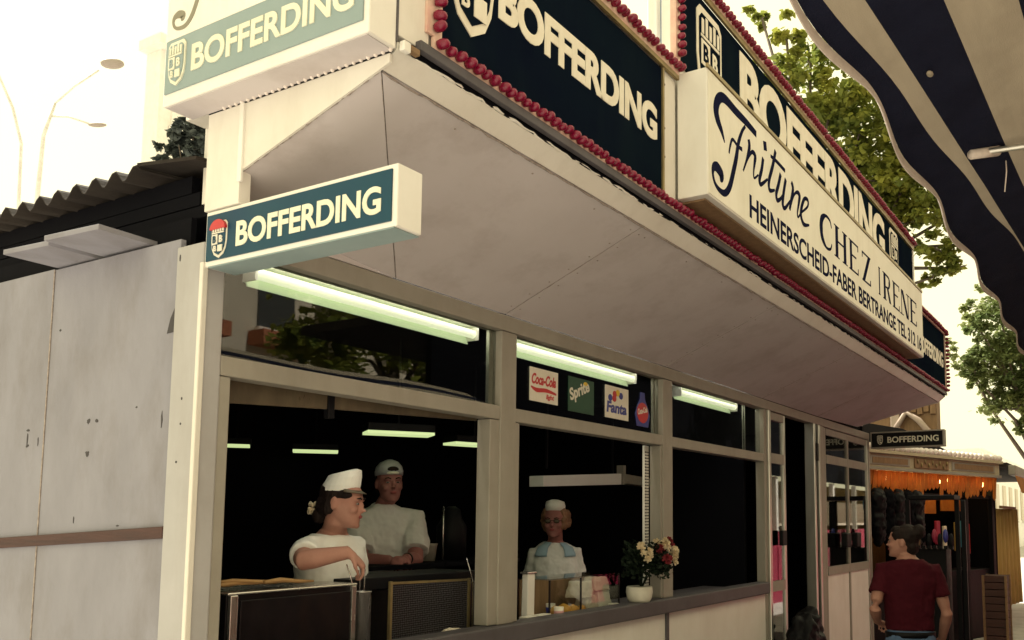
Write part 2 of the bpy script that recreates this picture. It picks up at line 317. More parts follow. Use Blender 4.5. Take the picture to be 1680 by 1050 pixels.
def crest(parent, cx0, cz0, w, h, lay, mats, names=('crest', 'crest_field', 'crest_quarter'), z0=0.004):
    mo, mi, mq = mats
    a = MB(); shield(a, cx0, cz0, w, h, lay, z0, 1.0); a.build(names[0], mo, parent)
    b = MB(); shield(b, cx0, cz0, w, h, lay, z0 + 0.003, 0.84); b.build(names[1], mi, parent)
    q = MB(); org, u, v, n = lay
    org2 = Vector(org) + Vector(n) * (z0 + 0.003)
    def r(x0, x1, y0, y1): flat_on(q, [(cx0 + x0 * w, cz0 + y0 * h), (cx0 + x1 * w, cz0 + y0 * h), (cx0 + x1 * w, cz0 + y1 * h), (cx0 + x0 * w, cz0 + y1 * h)], [(0, 1, 2, 3)], org2, u, v, n, 0.003)
    for i in range(5): x = -0.34 + i * 0.155; r(x, x + 0.085, 0.20, 0.36 + 0.04 * (i % 2))     # crown bars
    r(-0.37, 0.37, 0.155, 0.185)
    r(-0.36, -0.02, -0.14, 0.13); r(0.02, 0.30, -0.34, -0.17)
    q.build(names[2], mo if mi != 'letter' else 'ink', parent)
    t = MB(); org3 = Vector(org) + Vector(n) * (z0 + 0.006)
    text_on(t, 'B', org3 + Vector(u) * (cx0 - 0.29 * w) + Vector(v) * (cz0 - 0.10 * h), u, v, n, 0.20 * w, 0.19 * h, 0.03, d=0.002)
    t.build('crest_letter', mi, parent)
    t = MB(); org3 = Vector(org) + Vector(n) * (z0 + 0.003)
    text_on(t, 'B', org3 + Vector(u) * (cx0 + 0.09 * w) + Vector(v) * (cz0 - 0.10 * h), u, v, n, 0.20 * w, 0.19 * h, 0.03, d=0.003)
    text_on(t, 'B', org3 + Vector(u) * (cx0 - 0.25 * w) + Vector(v) * (cz0 - 0.32 * h), u, v, n, 0.17 * w, 0.15 * h, 0.03, d=0.003)
    t.build('crest_letter', mo if mi != 'letter' else 'ink', parent)

# ================================================================== the setting
g = MB(); g.add([(-300, -300, 0), (600, -300, 0), (600, 600, 0), (-300, 600, 0)], [(0, 1, 2, 3)])
tag(g.build('ground', 'rubble'), kind='structure')
g = MB(); g.add([(3.6, -9.0, 0.004), (12.6, -9.0, 0.004), (12.6, 8.0, 0.004), (3.6, 8.0, 0.004)], [(0, 1, 2, 3)])
tag(g.build('street', 'added_asphalt'), kind='structure')  # dark strip added out of view to cut bounce light under the canopy

# ================================================================== the food stall
XL, YW, YO = 1.726, 2.526, 1.725
st = thing('food_stall', (5.8, 3.9, 0), 'cream fairground chip stall with large service windows and a flared canopy', 'food stall')
def sbox(name, mt, x0, x1, y0, y1, z0, z1, bevel=0.004): return MB().box(x0, x1, y0, y1, z0, z1).build(name, mt, st, bevel=bevel)
# carcass
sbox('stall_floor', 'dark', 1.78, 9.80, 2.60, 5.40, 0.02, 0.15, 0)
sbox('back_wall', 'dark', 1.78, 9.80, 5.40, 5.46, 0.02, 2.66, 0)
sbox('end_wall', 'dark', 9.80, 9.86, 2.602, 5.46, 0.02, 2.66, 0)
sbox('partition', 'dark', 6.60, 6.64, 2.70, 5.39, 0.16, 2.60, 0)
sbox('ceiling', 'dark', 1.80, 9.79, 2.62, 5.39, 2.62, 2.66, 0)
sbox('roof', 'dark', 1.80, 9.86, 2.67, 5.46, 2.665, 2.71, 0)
sbox('canopy_top', 'rust', 1.802, 9.86, 1.802, 2.66, 3.00, 3.04, 0)
sbox('upper_wall', 'cream', 1.802, 9.86, 2.61, 2.66, 2.665, 2.998, 0)
sbox('side_lining', 'dark', 1.775, 1.795, 2.67, 5.39, 0.16, 2.615, 0)
# front framing
corner = MB().box(XL, 1.806, YW, 2.664, 0.0, 2.498).build('corner_post', 'post', st, bevel=0.006)
sbox('corner_trim', 'cream', 1.722, 1.742, YW - 0.006, YW + 0.012, 0.0, 2.43, 0.003)
sbox('inner_post', 'frame', 1.8065, 1.848, YW + 0.006, 2.60, 0.0, 2.079)
for x0, x1, xa, xb in ((3.256, 3.372, 3.19, 3.412), (4.880, 5.008, 4.858, 4.978)):
    sbox('window_post', 'frame', x0, x1, YW, 2.60, 1.15, 2.498)
    sbox('window_post', 'frame', xa, xb, YW + 0.008, 2.61, 1.152, 2.079)
sbox('header_beam', 'frame', 1.8065, 6.66, YW - 0.004, 2.60, 2.500, 2.575)
for x0, x1 in ((1.8065, 3.2555), (3.3725, 4.8795), (5.0085, 6.60)): sbox('transom', 'frame', x0, x1, YW + 0.003, 2.60, 2.081, 2.145)
sbox('window_post', 'frame', 6.602, 6.66, YW + 0.001, 2.60, 0.0, 2.498)
sbox('sill', 'sill', 1.8065, 6.60, YW - 0.035, 2.60, 1.062, 1.149, 0.008)
sbox('counter_shelf', 'sill', 1.86, 6.58, 2.602, 3.05, 1.06, 1.10, 0.003)
for x0, x1 in ((1.8065, 3.25), (3.27, 4.91), (4.945, 6.60)): sbox('base_panel', 'white', x0, x1, YW + 0.006, 2.56, 0.04, 1.060, 0.003)
for x0, x1 in ((3.252, 3.268), (4.912, 4.943)): sbox('joint_cover', 'sill', x0, x1, YW - 0.006, 2.565, 0.04, 1.06, 0.002)
# panes of the upper lights
for x0, x1 in ((1.8065, 3.2555), (3.3725, 4.8795), (5.0085, 6.60)):
    MB().box(x0 + .002, x1 - .002, 2.560, 2.565, 2.147, 2.498).build('pane', 'pane', st)
MB().box(3.215, 3.245, 2.568, 2.585, 2.147, 2.497).build('glazing_bead', 'alu', st)
MB().box(4.83, 4.85, 2.568, 2.585, 2.147, 2.497).build('glazing_bead', 'frame', st)
for x in (6.27, 6.31): MB().box(x, x + 0.008, 2.568, 2.575, 2.147, 2.497).build('glazing_bead', 'alu', st)
# smoky valance above the first serving opening
MB().hexa([(1.86, 2.62, 2.005), (2.325, 2.62, 2.033), (2.325, 2.632, 2.033), (1.86, 2.632, 2.005), (1.86, 2.62, 2.10), (2.325, 2.62, 2.10), (2.325, 2.632, 2.10), (1.86, 2.632, 2.10)]).build('valance', 'brownglass', st)
MB().hexa([(2.36, 2.62, 2.036), (3.20, 2.62, 2.074), (3.20, 2.632, 2.074), (2.36, 2.632, 2.036), (2.36, 2.62, 2.10), (3.20, 2.62, 2.10), (3.20, 2.632, 2.10), (2.36, 2.632, 2.10)]).build('valance', 'brownglass', st)
sbox('valance_bracket', 'black', 2.327, 2.358, 2.615, 2.64, 2.0, 2.12, 0.002)
# perforated upright beside the second opening
pf = MB().box(4.800, 4.856, 2.615, 2.63, 1.15, 2.078).build('perforated_strip', 'white', st, bevel=0.002)
hb = MB()
for i in range(46):
    z = 1.20 + i * 0.0185; hb.box(4.806, 4.820, 2.6115, 2.6148, z, z + 0.010); hb.box(4.829, 4.848, 2.6115, 2.6148, z + 0.002, z + 0.008)
hb.build('slot', 'sill', pf)
# soffit: front slope in four boards, mitred left end, far end
def sof(y): return 2.575 + (2.875 - 2.575) * (2.522 - y) / (2.522 - 1.79)
YS = 1.790
A_ = Vector((1.738, 2.520, 2.650)); Cc = Vector((1.738, 1.790, 2.876)); B_ = Vector((2.56, 2.520, 2.576))
xs = [2.56, 3.27, 4.90, 6.56, 7.95]
def slab(name, pts, mt='soffit', t=(0, 0, 0.02)): return MB().prism(pts, t).build(name, mt, st, fix=True)
g_ = 0.004
slab('soffit_panel', [(xs[0] + .003, 2.520, 2.576), (xs[1] - g_, 2.520, 2.576), (xs[1] - g_, YS, 2.875), (1.743, YS, 2.875)])
for i in (1, 2, 3): slab('soffit_panel', [(xs[i] + g_, 2.520, 2.576), (xs[i + 1] - g_, 2.520, 2.576), (xs[i + 1] - g_, YS, 2.875), (xs[i] + g_, YS, 2.875)])
slab('soffit_panel', [(7.95 + g_, 2.520, 2.576), (9.30, 2.520, 2.600), (9.80, YS, 2.875), (7.95 + g_, YS, 2.875)])
slab('soffit_panel', [(9.305, 2.520, 2.600), (9.83, 2.520, 2.74), (9.83, YS, 2.868), (9.805, YS, 2.875)], 'cream')  # lighter cream here stands for sunlight on the far end
slab('soffit_end_panel', [A_, B_ + Vector((-.003, 0, 0)), Cc], 'soffit')
slab('soffit_edge_strip', [(1.735, 1.728, 2.925), (9.83, 1.728, 2.925), (9.83, YS - .006, 2.878), (1.735, YS - .006, 2.878)], 'cream')
# ragged caulk seams: along the crease and down the cheek edge
def ragged(name, a, b, n, w, mt='seam'):
    a, b = Vector(a), Vector(b); mb = MB(); pts = []; rad = []
    for i in range(n + 1):
        t = i / n; p = a.lerp(b, t); pts.append(p + Vector((rnd.uniform(-.4, .4) * w, rnd.uniform(-.6, .6) * w, rnd.uniform(-.5, .5) * w))); rad.append(w * rnd.uniform(0.35, 1.0))
    mb.tube(pts, rad, 6); return mb.build(name, mt, st, True)
ragged('seam', (1.742, YS - .001, 2.873), (9.75, YS - .001, 2.873), 220, 0.0048)
ragged('seam', (1.735, 2.515, 2.650), (1.735, 1.79, 2.875), 60, 0.0038)
for x in xs[1:]: ragged('seam', (x, 2.515, 2.578), (x, YS + 0.002, 2.876), 24, 0.0022)
ragged('seam', (1.741, YS + .002, 2.875), (2.556, 2.515, 2.577), 30, 0.0016)
nl = MB()
for x in xs[1:]:
    for k in range(7):
        for dx in (-.035, .035): y = 2.46 - k * .105; nl.ell((x + dx + rnd.uniform(-.004, .004), y, sof(y) - .0005), (.0045, .0045, .0025), 6, 4)
for x in np.arange(2.1, 9.6, .42): nl.ell((float(x), 1.83, sof(1.83) - .0005), (.0045, .0045, .0025), 6, 4)
tag(nl.build('nail_heads', 'seam', st, True), kind='stuff')
# front wall strip above the header at the mitre
MB().prism([(1.8065, 2.522, 2.577), (2.55, 2.522, 2.577), (1.8065, 2.522, 2.645)], (0, 0.05, 0)).build('header_gusset', 'soffit', st, fix=True)
# cheek: vertical side panel of the canopy, two boards
def cheekz(y): return 2.652 + (2.876 - 2.652) * (2.52 - y) / (2.52 - 1.79)
MB().prism([(XL, 2.358, cheekz(2.358) - .004), (XL, 1.745, cheekz(1.745) - .004), (XL, 1.745, 2.912), (XL, 2.358, 2.912)], (0.008, 0, 0)).build('cheek_panel', 'cream', st, fix=True)
MB().prism([(XL - .002, 2.530, 2.593), (XL - .002, 2.365, 2.593), (XL - .002, 2.365, 2.912), (XL - .002, 2.530, 2.912)], (0.04, 0, 0)).build('cheek_panel', 'cream', st, fix=True)
sbox('cheek_batten', 'white', XL - .008, XL + .002, 2.352, 2.372, 2.66, 2.912, 0.002)
# fascia above the canopy: lip, corner pieces, core behind the signs
sbox('gutter_lip', 'sill', 1.80, 9.85, 1.700, 1.722, 2.945, 2.975, 0.002)
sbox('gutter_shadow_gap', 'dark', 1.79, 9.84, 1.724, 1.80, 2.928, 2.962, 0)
sbox('fascia', 'cream', 1.86, 9.85, 1.735, 1.80, 2.965, 3.72, 0)
sbox('fascia_corner', 'cream', 1.727, 1.855, 1.722, 1.80, 2.962, 3.72, 0.003)
sbox('fascia_side', 'cream', 1.729, 1.80, 1.801, 2.66, 2.925, 3.60, 0.003)
sbox('fascia_joint', 'sill', 1.7235, 1.7295, 1.7185, 1.730, 2.94, 3.72, 0)
sbox('corner_bracket', 'white', 1.735, 1.762, 1.70, 1.72, 2.915, 2.944, 0.003)
sbox('corner_bracket', 'timber', 1.764, 1.80, 1.702, 1.721, 2.925, 2.943, 0.002)
ragged('torn_edge', (1.80, 1.726, 2.930), (3.3, 1.726, 2.930), 60, 0.0055, 'white')
ragged('torn_edge', (3.3, 1.726, 2.930), (9.75, 1.726, 2.930), 160, 0.0045, 'cream')
sbox('parapet', 'white', 3.47, 8.36, 1.735, 1.80, 3.722, 4.14, 0)
# white studs under the side sign
for i in range(26):
    y = 1.735 + i * 0.0285
    MB().ell((XL - 0.008, y, 2.917), (0.007, 0.006, 0.009), 8, 6).build('stud_bulb', 'whitebulb', st, True)
sbox('stud_rail', 'black', XL - 0.004, XL + 0.002, 1.735, 2.53, 2.913, 2.922, 0)
# door zone: jambs, leaf, opening, folding leaf
sbox('door_head', 'frame', 6.661, 9.80, YW, 2.60, 2.50, 2.575)
sbox('door_jamb', 'alu', 6.662, 6.705, YW - 0.02, 2.60, 0.15, 2.498, 0.008)
def leaf(a, b, z0, z1, mids, name, low=None, panes=True, nx=1):
    """aluminium leaf between plan points a and b."""
    a, b = Vector((*a, 0)), Vector((*b, 0)); d = (b - a); L = d.length; d.normalize(); n = Vector((-d.y, d.x, 0)) * 0.035
    def bar(s0, s1, za, zb, mt='frame', dn=1.0, off=0.0):
        o = a + d * s0 + n * off + Vector((0, 0, za)); return MB().obox(o, d * (s1 - s0), n * dn, (0, 0, zb - za))
    w = 0.045; fr = bar(0, w, z0, z1).build(name, 'frame', st, bevel=0.003)
    cols = [(w + .001 + (L - 2 * w) * k / nx, w - .001 + (L - 2 * w) * (k + 1) / nx) for k in range(nx)]
    bar(L - w, L, z0, z1).build('stile', 'alu', fr, bevel=0.003)
    for k in range(1, nx): bar(cols[k][0] - 0.02, cols[k][0] + 0.018, z0, z1, dn=1.1, off=-0.05).build('stile', 'frame', fr, bevel=0.003)
    for c0, c1 in cols:
        c0 += 0.02 if nx > 1 else 0; c1 -= 0.02 if nx > 1 else 0
        zz = [z0] + list(mids) + [z1]
        bar(c0, c1, z1 - 0.06, z1).build('rail', 'frame', fr)
        bar(c0, c1, z0, z0 + 0.1).build('rail', 'frame', fr)
        for mz in mids: bar(c0, c1, mz - 0.04, mz + 0.04).build('rail', 'frame', fr)
        for i in range(len(zz) - 1):
            za = zz[i] + (0.101 if i == 0 else 0.041); zb = zz[i + 1] - (0.061 if i == len(zz) - 2 else 0.041)
            if i == 0 and low: bar(c0, c1, za, zb, dn=0.3, off=0.3).build('lower_panel', low, fr)
            else: bar(c0, c1, za, zb, dn=0.12, off=0.4).build('pane', 'doorpane', fr)
    return fr
leaf((6.72, 2.53), (7.10, 2.53), 0.16, 2.49, (1.10, 2.12), 'door_leaf')
MB().obox((6.90, 2.49, 1.42), (0.10, 0, 0), (0, 0.035, 0), (0, 0, 0.12)).build('door_lock', 'black', st, bevel=0.006)
sbox('door_jamb', 'alu', 7.80, 7.845, YW - 0.02, 2.60, 0.15, 2.498, 0.006)
sbox('door_stop', 'black', 7.85, 7.96, YW + 0.01, 2.60, 0.15, 2.498, 0.004)
sbox('door_hinge_block', 'black', 7.845, 7.90, YW - 0.03, YW + 0.009, 2.16, 2.32, 0.004)
sbox('door_jamb', 'alu', 7.962, 8.01, YW - 0.012, 2.60, 0.15, 2.498, 0.006)
sbox('door_shoe', 'frame', 8.012, 8.16, YW + 0.001, 2.60, 0.15, 2.498, 0.004)
leaf((8.17, 2.53), (9.74, 2.53), 0.16, 2.49, (1.15, 2.20), 'door_leaf', low='white', nx=2)
for x in (8.62, 8.98): MB().box(x, x + 0.16, 2.46, 2.518, 1.36, 1.50).build('door_lock', 'black', st, bevel=0.012)
sbox('end_post', 'frame', 9.745, 9.80, YW, 2.60, 0.0, 2.498)
# interior bits
for x0, y0, x1, y1, z in ((3.48, 3.62, 3.78, 3.42, 2.085), (4.32, 5.20, 4.55, 5.0, 2.10), (4.28, 3.72, 4.62, 3.60, 2.09), (3.80, 5.12, 3.88, 5.22, 2.10)):
    t = thing('ceiling_lamp', ((x0 + x1) / 2, (y0 + y1) / 2, z), {3.48: 'hanging green-white lamp panel above the capped man inside the stall', 4.32: 'lamp panel glowing behind the woman in the paper cap', 4.28: 'lamp panel at the right edge of the first serving opening', 3.80: 'smallest lamp panel, farthest left inside the stall'}[x0], 'lamp', 'ceiling lamps inside the stall')
    d = Vector((x1 - x0, y1 - y0, 0)); n = Vector((-d.y, d.x, 0)).normalized() * 0.16
    MB().obox(Vector((x0, y0, z)) - n * .5, d, n, (0, 0, 0.015)).build('diffuser', 'ceil_glow', t)
    MB().obox(Vector((x0, y0, z + .0152)) - n * .55, d, n * 1.1, (0, 0, 0.04)).build('housing', 'black', t)
    MB().tube([Vector((x0, y0, z + .055)) + d * .5, Vector((x0, y0, 2.62)) + d * .5], 0.006, 6).build('hanger', 'black', t)

# fluorescent battens behind the upper lights
for i, (x0, x1, lab) in enumerate(((2.07, 3.30, 'long bright tube light behind the first upper window'), (3.60, 4.86, 'tube light behind the upper window with drink stickers'), (5.52, 6.50, 'dim tube light behind the third upper window'))):
    t = thing('tube_light', ((x0 + x1) / 2, 2.76, 2.55), lab, 'tube light', 'tube lights inside the upper windows')
    MB().box(x0 - .02, x1 + .02, 2.72, 2.83, 2.545, 2.615).build('housing', 'white', t, bevel=0.004)
    MB().tube([(x0, 2.735, 2.508), (x1, 2.735, 2.508)], 0.021, 12).build('tube', 'tube', t, True)
    MB().hexa([(x0, 2.765, 2.463), (x1, 2.765, 2.463), (x1, 2.772, 2.463), (x0, 2.772, 2.463), (x0, 2.80, 2.544), (x1, 2.80, 2.544), (x1, 2.807, 2.544), (x0, 2.807, 2.544)]).build('reflector', 'reflector', t)
    for x in (x0 - .012, x1 + .002): MB().box(x, x + .01, 2.71, 2.78, 2.478, 2.544).build('end_cap', 'white', t)
    MB().tube([(x0 - .1, 2.662, 2.592), (x1 + .1, 2.662, 2.592)], 0.016, 10).build('added_tube', 'filltube', t, True)  # added tube, unseen behind the header, to light the people inside

# ================================================================== signs
def bulb_mesh():
    mb = MB(); mb.rings([[Vector((r * math.cos(2 * math.pi * k / 8), y, r * math.sin(2 * math.pi * k / 8))) for k in range(8)] for r, y in ((0.0125, 0.0), (0.0155, -0.010), (0.0155, -0.022), (0.011, -0.033), (0.004, -0.037))])
    me = bpy.data.meshes.new('bulb'); me.from_pydata([tuple(v) for v in mb.v], [], mb.f); me.materials.append(M['red']); me.polygons.foreach_set('use_smooth', [True] * len(me.polygons)); return me
BULB = bulb_mesh()
def bulbs(parent, a, b, pitch=0.0415):
    a, b = Vector(a), Vector(b); n = max(1, int(round((b - a).length / pitch))); off = wloc(parent)
    for i in range(n + 1):
        o = bpy.data.objects.new('bulb', BULB); C.objects.link(o); o.parent = parent
        o.location = a.lerp(b, i / n) - off + Vector((rnd.uniform(-.002, .002), 0, rnd.uniform(-.002, .002)))
        o.rotation_euler = (rnd.uniform(-.25, .25), rnd.uniform(0, 3), rnd.uniform(-.25, .25)); s = rnd.uniform(0.92, 1.1); o.scale = (s, s, s)
# lower chain of red bulbs
bc = thing('bulb_chain', (5.85, 1.71, 2.98), 'row of red bulbs running along the bottom edge of the canopy fascia', 'light chain')
MB().box(1.862, 9.86, 1.708, 1.720, 2.977, 3.018).build('socket_strip', 'socket', bc)
bulbs(bc, (1.880, 1.708, 2.997), (9.84, 1.708, 2.997))

def panel_sign(name, label, x0, x1, z0, z1, frame='gold'):
    t = thing(name, ((x0 + x1) / 2, 1.72, z0), label, 'sign')
    MB().box(x0, x1, 1.716, 1.734, z0, z1).build('panel', 'navy', t)
    return t
P1 = panel_sign('fascia_sign', 'dark navy sign with cream lettering and crest, nearest on the canopy', 1.90, 3.305, 3.021, 3.585)
MB().box(3.306, 3.318, 1.706, 1.734, 3.021, 3.60).build('edge_trim', 'gold', P1, bevel=0.002)
MB().box(3.319, 3.452, 1.722, 1.7345, 2.99, 3.66).build('end_board', 'cream', P1, bevel=0.003)
for z in (3.20, 3.33, 3.53): MB().ell((3.345, 1.7215, z), (0.006, 0.003, 0.006), 8, 5).build('screw', 'spot', P1, True)
MB().box(1.90, 3.45, 1.700, 1.7155, 3.590, 3.612).build('top_trim', 'gold', P1, bevel=0.002)
MB().box(1.86, 3.46, 1.704, 1.7345, 3.613, 3.672).build('socket_strip', 'socket', P1)
MB().box(1.836, 1.899, 1.712, 1.7215, 3.021, 3.60).build('socket_strip', 'socket', P1)
bulbs(P1, (1.866, 1.708, 3.042), (1.866, 1.708, 3.58)); bulbs(P1, (1.90, 1.702, 3.643), (3.452, 1.702, 3.643))
t = MB(); text_on(t, 'BOFFERDING', (2.165, 1.716, 3.230), FU, FV, FN, 1.095, 0.158, 0.042, spacing=0.97); t.build('lettering', 'letter', P1)
crest(P1, 2.032, 3.315, 0.215, 0.43, ((0, 1.716, 0), FU, FV, FN), ('letter', 'navy', 'letter'))

P2 = panel_sign('raised_fascia_sign', 'tall dark sign with big cream letters rising behind the script sign', 3.475, 8.365, 3.70, 4.13)
MB().box(3.47, 8.37, 1.700, 1.7155, 4.131, 4.162).build('top_trim', 'gold', P2, bevel=0.002)
MB().box(3.43, 8.40, 1.704, 1.7345, 4.163, 4.205).build('socket_strip', 'socket', P2)
MB().box(3.43, 3.474, 1.706, 1.7345, 3.68, 4.13).build('socket_strip', 'socket', P2)
MB().box(8.366, 8.40, 1.706, 1.7345, 3.66, 4.13).build('socket_strip', 'white', P2)
bulbs(P2, (3.455, 1.702, 3.715), (3.455, 1.702, 4.14)); bulbs(P2, (3.46, 1.702, 4.185), (8.39, 1.702, 4.185))
t = MB(); text_on(t, 'BOFFERDING', (4.20, 1.716, 3.725), FU, FV, FN, 3.10, 0.375, 0.042, spacing=0.97); t.build('lettering', 'letter', P2)
crest(P2, 3.81, 3.86, 0.29, 0.46, ((0, 1.716, 0), FU, FV, FN), ('letter', 'navy', 'letter'))
crest(P2, 7.62, 3.90, 0.30, 0.40, ((0, 1.716, 0), FU, FV, FN), ('letter', 'navy', 'letter'))

P3 = panel_sign('fascia_sign', 'dark sign at the far right end of the canopy, half hidden by the script sign', 7.98, 9.84, 3.021, 3.60)
MB().box(7.97, 9.86, 1.704, 1.7345, 3.601, 3.65).build('socket_strip', 'socket', P3)
MB().box(9.841, 9.875, 1.704, 1.7345, 3.021, 3.60).build('socket_strip', 'socket', P3)
bulbs(P3, (8.0, 1.702, 3.625), (9.85, 1.702, 3.625)); bulbs(P3, (9.858, 1.702, 3.05), (9.858, 1.702, 3.60))
t = MB(); text_on(t, 'BOFFERDING', (8.55, 1.716, 3.225), FU, FV, FN, 1.20, 0.16, 0.03, spacing=0.95); t.build('lettering', 'letter', P3)

# blue glossy column rising behind the first panel
bl = thing('fascia_column', (3.68, 1.90, 3.06), 'glossy blue upright on the roof between the two dark signs', 'column')
MB().box(3.615, 3.735, 1.87, 1.93, 3.062, 4.6).build('shaft', 'skyblue', bl, bevel=0.02)
MB().box(3.56, 3.612, 1.875, 1.925, 3.062, 4.6).build('edge', 'white', bl, bevel=0.008)
MB().box(3.738, 3.775, 1.875, 1.925, 3.062, 4.6).build('edge', 'socket', bl, bevel=0.008)

# the script sign box
FR = thing('script_sign', (5.72, 1.65, 3.04), 'long cream box sign with navy script and capitals', 'sign')
MB().box(3.458, 7.99, 1.5685, 1.7155, 3.042, 3.625).build('box', 'white', FR, bevel=0.004)
MB().box(3.470, 7.985, 1.5655, 1.5683, 3.050, 3.615).build('face', 'signface', FR)
MB().box(3.452, 7.995, 1.560, 1.572, 3.620, 3.640).build('top_rail', 'gold', FR, bevel=0.002)
MB().box(3.50, 7.95, 1.60, 1.714, 3.032, 3.041).build('underside', 'timber', FR)  # brown put in for warm light bounced up from below
ST = [
 ([(3.643, 3.343), (3.611, 3.384), (3.566, 3.422), (3.548, 3.462), (3.565, 3.51), (3.606, 3.545), (3.664, 3.556), (3.785, 3.549), (3.912, 3.547), (4.041, 3.538)], [.006, .03, .05, .055, .05, .045, .045, .042, .038, .032]),
 ([(3.896, 3.522), (3.854, 3.48), (3.807, 3.404), (3.779, 3.322), (3.741, 3.239), (3.697, 3.154), (3.645, 3.106), (3.588, 3.097), (3.532, 3.112), (3.507, 3.15), (3.518, 3.184), (3.556, 3.195), (3.60, 3.180), (3.60, 3.160), (3.585, 3.152)], [.016, .02, .028, .034, .036, .036, .032, .026, .02, .02, .035, .05, .05, .04, .02]),
 ([(3.692, 3.312), (3.71, 3.36), (3.737, 3.395), (3.798, 3.386), (3.852, 3.389)], [.01, .016, .016, .016, .02]),
 ([(3.937, 3.472), (3.945, 3.435), (3.906, 3.354), (3.863, 3.288)], [.026, .030, .016, .010]),
 ([(3.863, 3.288), (3.925, 3.372), (3.98, 3.424), (4.020, 3.418), (4.012, 3.380), (3.998, 3.330), (4.005, 3.300), (4.060, 3.335)], [.010, .012, .020, .032, .024, .012, .012, .010]),
 ([(4.131, 3.447), (4.109, 3.382), (4.076, 3.318), (4.095, 3.298), (4.189, 3.357)], [.026, .028, .028, .022, .012]),
 ([(4.155, 3.545), (4.165, 3.500)], [.04, .04]),
 ([(4.313, 3.553), (4.266, 3.453), (4.21, 3.356), (4.218, 3.309), (4.293, 3.334)], [.026, .028, .028, .024, .012]),
 ([(4.24, 3.499), (4.333, 3.501), (4.455, 3.495)], [.016, .02, .02]),
 ([(4.386, 3.452), (4.349, 3.38), (4.314, 3.321), (4.335, 3.292), (4.414, 3.346), (4.465, 3.451)], [.026, .028, .028, .024, .014, .014]),
 ([(4.465, 3.451), (4.426, 3.358), (4.412, 3.297), (4.445, 3.284), (4.529, 3.351)], [.026, .028, .028, .022, .012]),
 ([(4.558, 3.467), (4.581, 3.433), (4.541, 3.346), (4.52, 3.30)], [.024, .03, .026, .02]),
 ([(4.525, 3.305), (4.59, 3.400), (4.650, 3.440), (4.690, 3.432), (4.675, 3.385), (4.650, 3.325), (4.660, 3.300), (4.715, 3.345)], [.010, .012, .020, .032, .024, .012, .012, .010]),
 ([(4.71, 3.341), (4.828, 3.412), (4.838, 3.452), (4.778, 3.444), (4.724, 3.379), (4.709, 3.324), (4.757, 3.288), (4.85, 3.31)], [.012, .014, .02, .022, .028, .028, .024, .012]),
]
t = MB()
for i, (p, w) in enumerate(ST):
    vs, fs = stroke2d([(a, b) for a, b in p], [x * 1.05 for x in w]); flat_on(t, vs, fs, (0, 1.5655, 0), FU, FV, FN, 0.0012 + 0.00012 * i)
t.build('script_lettering', 'ink', FR)
# CHEZ IRENE: thick and thin roman capitals
def glyph(ch, x, z, w, h):
    P = []; S = 0.24 * w; T = 0.055 * h
    def r(a, b, c, d): P.append(([(a, c), (b, c), (b, d), (a, d)], [(0, 1, 2, 3)]))
    def serif(cx_, z_): r(cx_ - S * .95, cx_ + S * .95, z_, z_ + T * .7) if z_ < z + h / 2 else r(cx_ - S * .95, cx_ + S * .95, z_ - T * .7, z_)
    def stem(a): r(a, a + S, z, z + h); serif(a + S / 2, z); serif(a + S / 2, z + h)
    if ch == 'I': stem(x + w / 2 - S / 2)
    if ch == 'H': stem(x); stem(x + w - S); r(x + S, x + w - S, z + h * .5, z + h * .5 + T)
    if ch == 'E':
        stem(x); r(x, x + w, z, z + T); r(x, x + w, z + h - T, z + h); r(x + S, x + w * .75, z + h * .5, z + h * .5 + T); r(x + w - T, x + w, z, z + h * .22); r(x + w - T, x + w, z + h * .8, z + h)
    if ch == 'Z':
        r(x, x + w, z, z + T); r(x, x + w, z + h - T, z + h); P.append(([(x, z), (x + S * 1.1, z), (x + w, z + h), (x + w - S * 1.1, z + h)], [(0, 1, 2, 3)])); r(x, x + T, z + h * .8, z + h); r(x + w - T, x + w, z, z + h * .2)
    if ch == 'N':
        r(x, x + T * 1.2, z, z + h); r(x + w - T * 1.2, x + w, z, z + h); P.append(([(x + w - S * 1.1, z), (x + w, z), (x + S * 1.1, z + h), (x, z + h)], [(0, 1, 2, 3)])); serif(x + T, z); serif(x + w - T, z + h)
    if ch == 'R':
        stem(x); P.append(stroke2d([(x + S, z + h * .96), (x + w * .72, z + h * .93), (x + w * .80, z + h * .74), (x + w * .66, z + h * .54), (x + S, z + h * .5)], [T, T * 1.6, S * .9, T * 1.6, T])); P.append(([(x + w * .42, z + h * .5), (x + w * .64, z + h * .52), (x + w, z), (x + w - S, z)][::-1], [(0, 1, 2, 3)]))
    if ch == 'C':
        P.append(stroke2d([(x + w, z + h * .76), (x + w * .86, z + h * .95), (x + w * .5, z + h * .98), (x + w * .18, z + h * .78), (x + w * .10, z + h * .5), (x + w * .18, z + h * .22), (x + w * .5, z + h * .02), (x + w * .86, z + h * .07), (x + w, z + h * .26)], [T, T * 1.6, T * 1.6, S * .9, S * 1.1, S * .9, T * 1.6, T * 1.6, T]))
    return P
k = 0
for word in ((('C', 5.06, .235), ('H', 5.375, .235), ('E', 5.70, .20), ('Z', 6.0, .22)), (('I', 6.42, .10), ('R', 6.60, .22), ('E', 6.90, .20), ('N', 7.17, .25), ('E', 7.51, .22))):
    t = MB()
    for ch, x, w in word:
        for vs, fs in glyph(ch, x, 3.265, w, 0.205): flat_on(t, vs, fs, (0, 1.5655, 0), FU, FV, FN, 0.0012 + 0.00004 * (k % 25)); k += 1
    t.build('capital_lettering', 'ink', FR)
words_on('HEINERSCHEID-FABER BERTRANGE TEL 312 16', 'address_lettering', 'ink', FR, (3.94, 1.5655, 3.082), FU, FV, FN, 3.96, 0.118, 0.018, 0.0015)

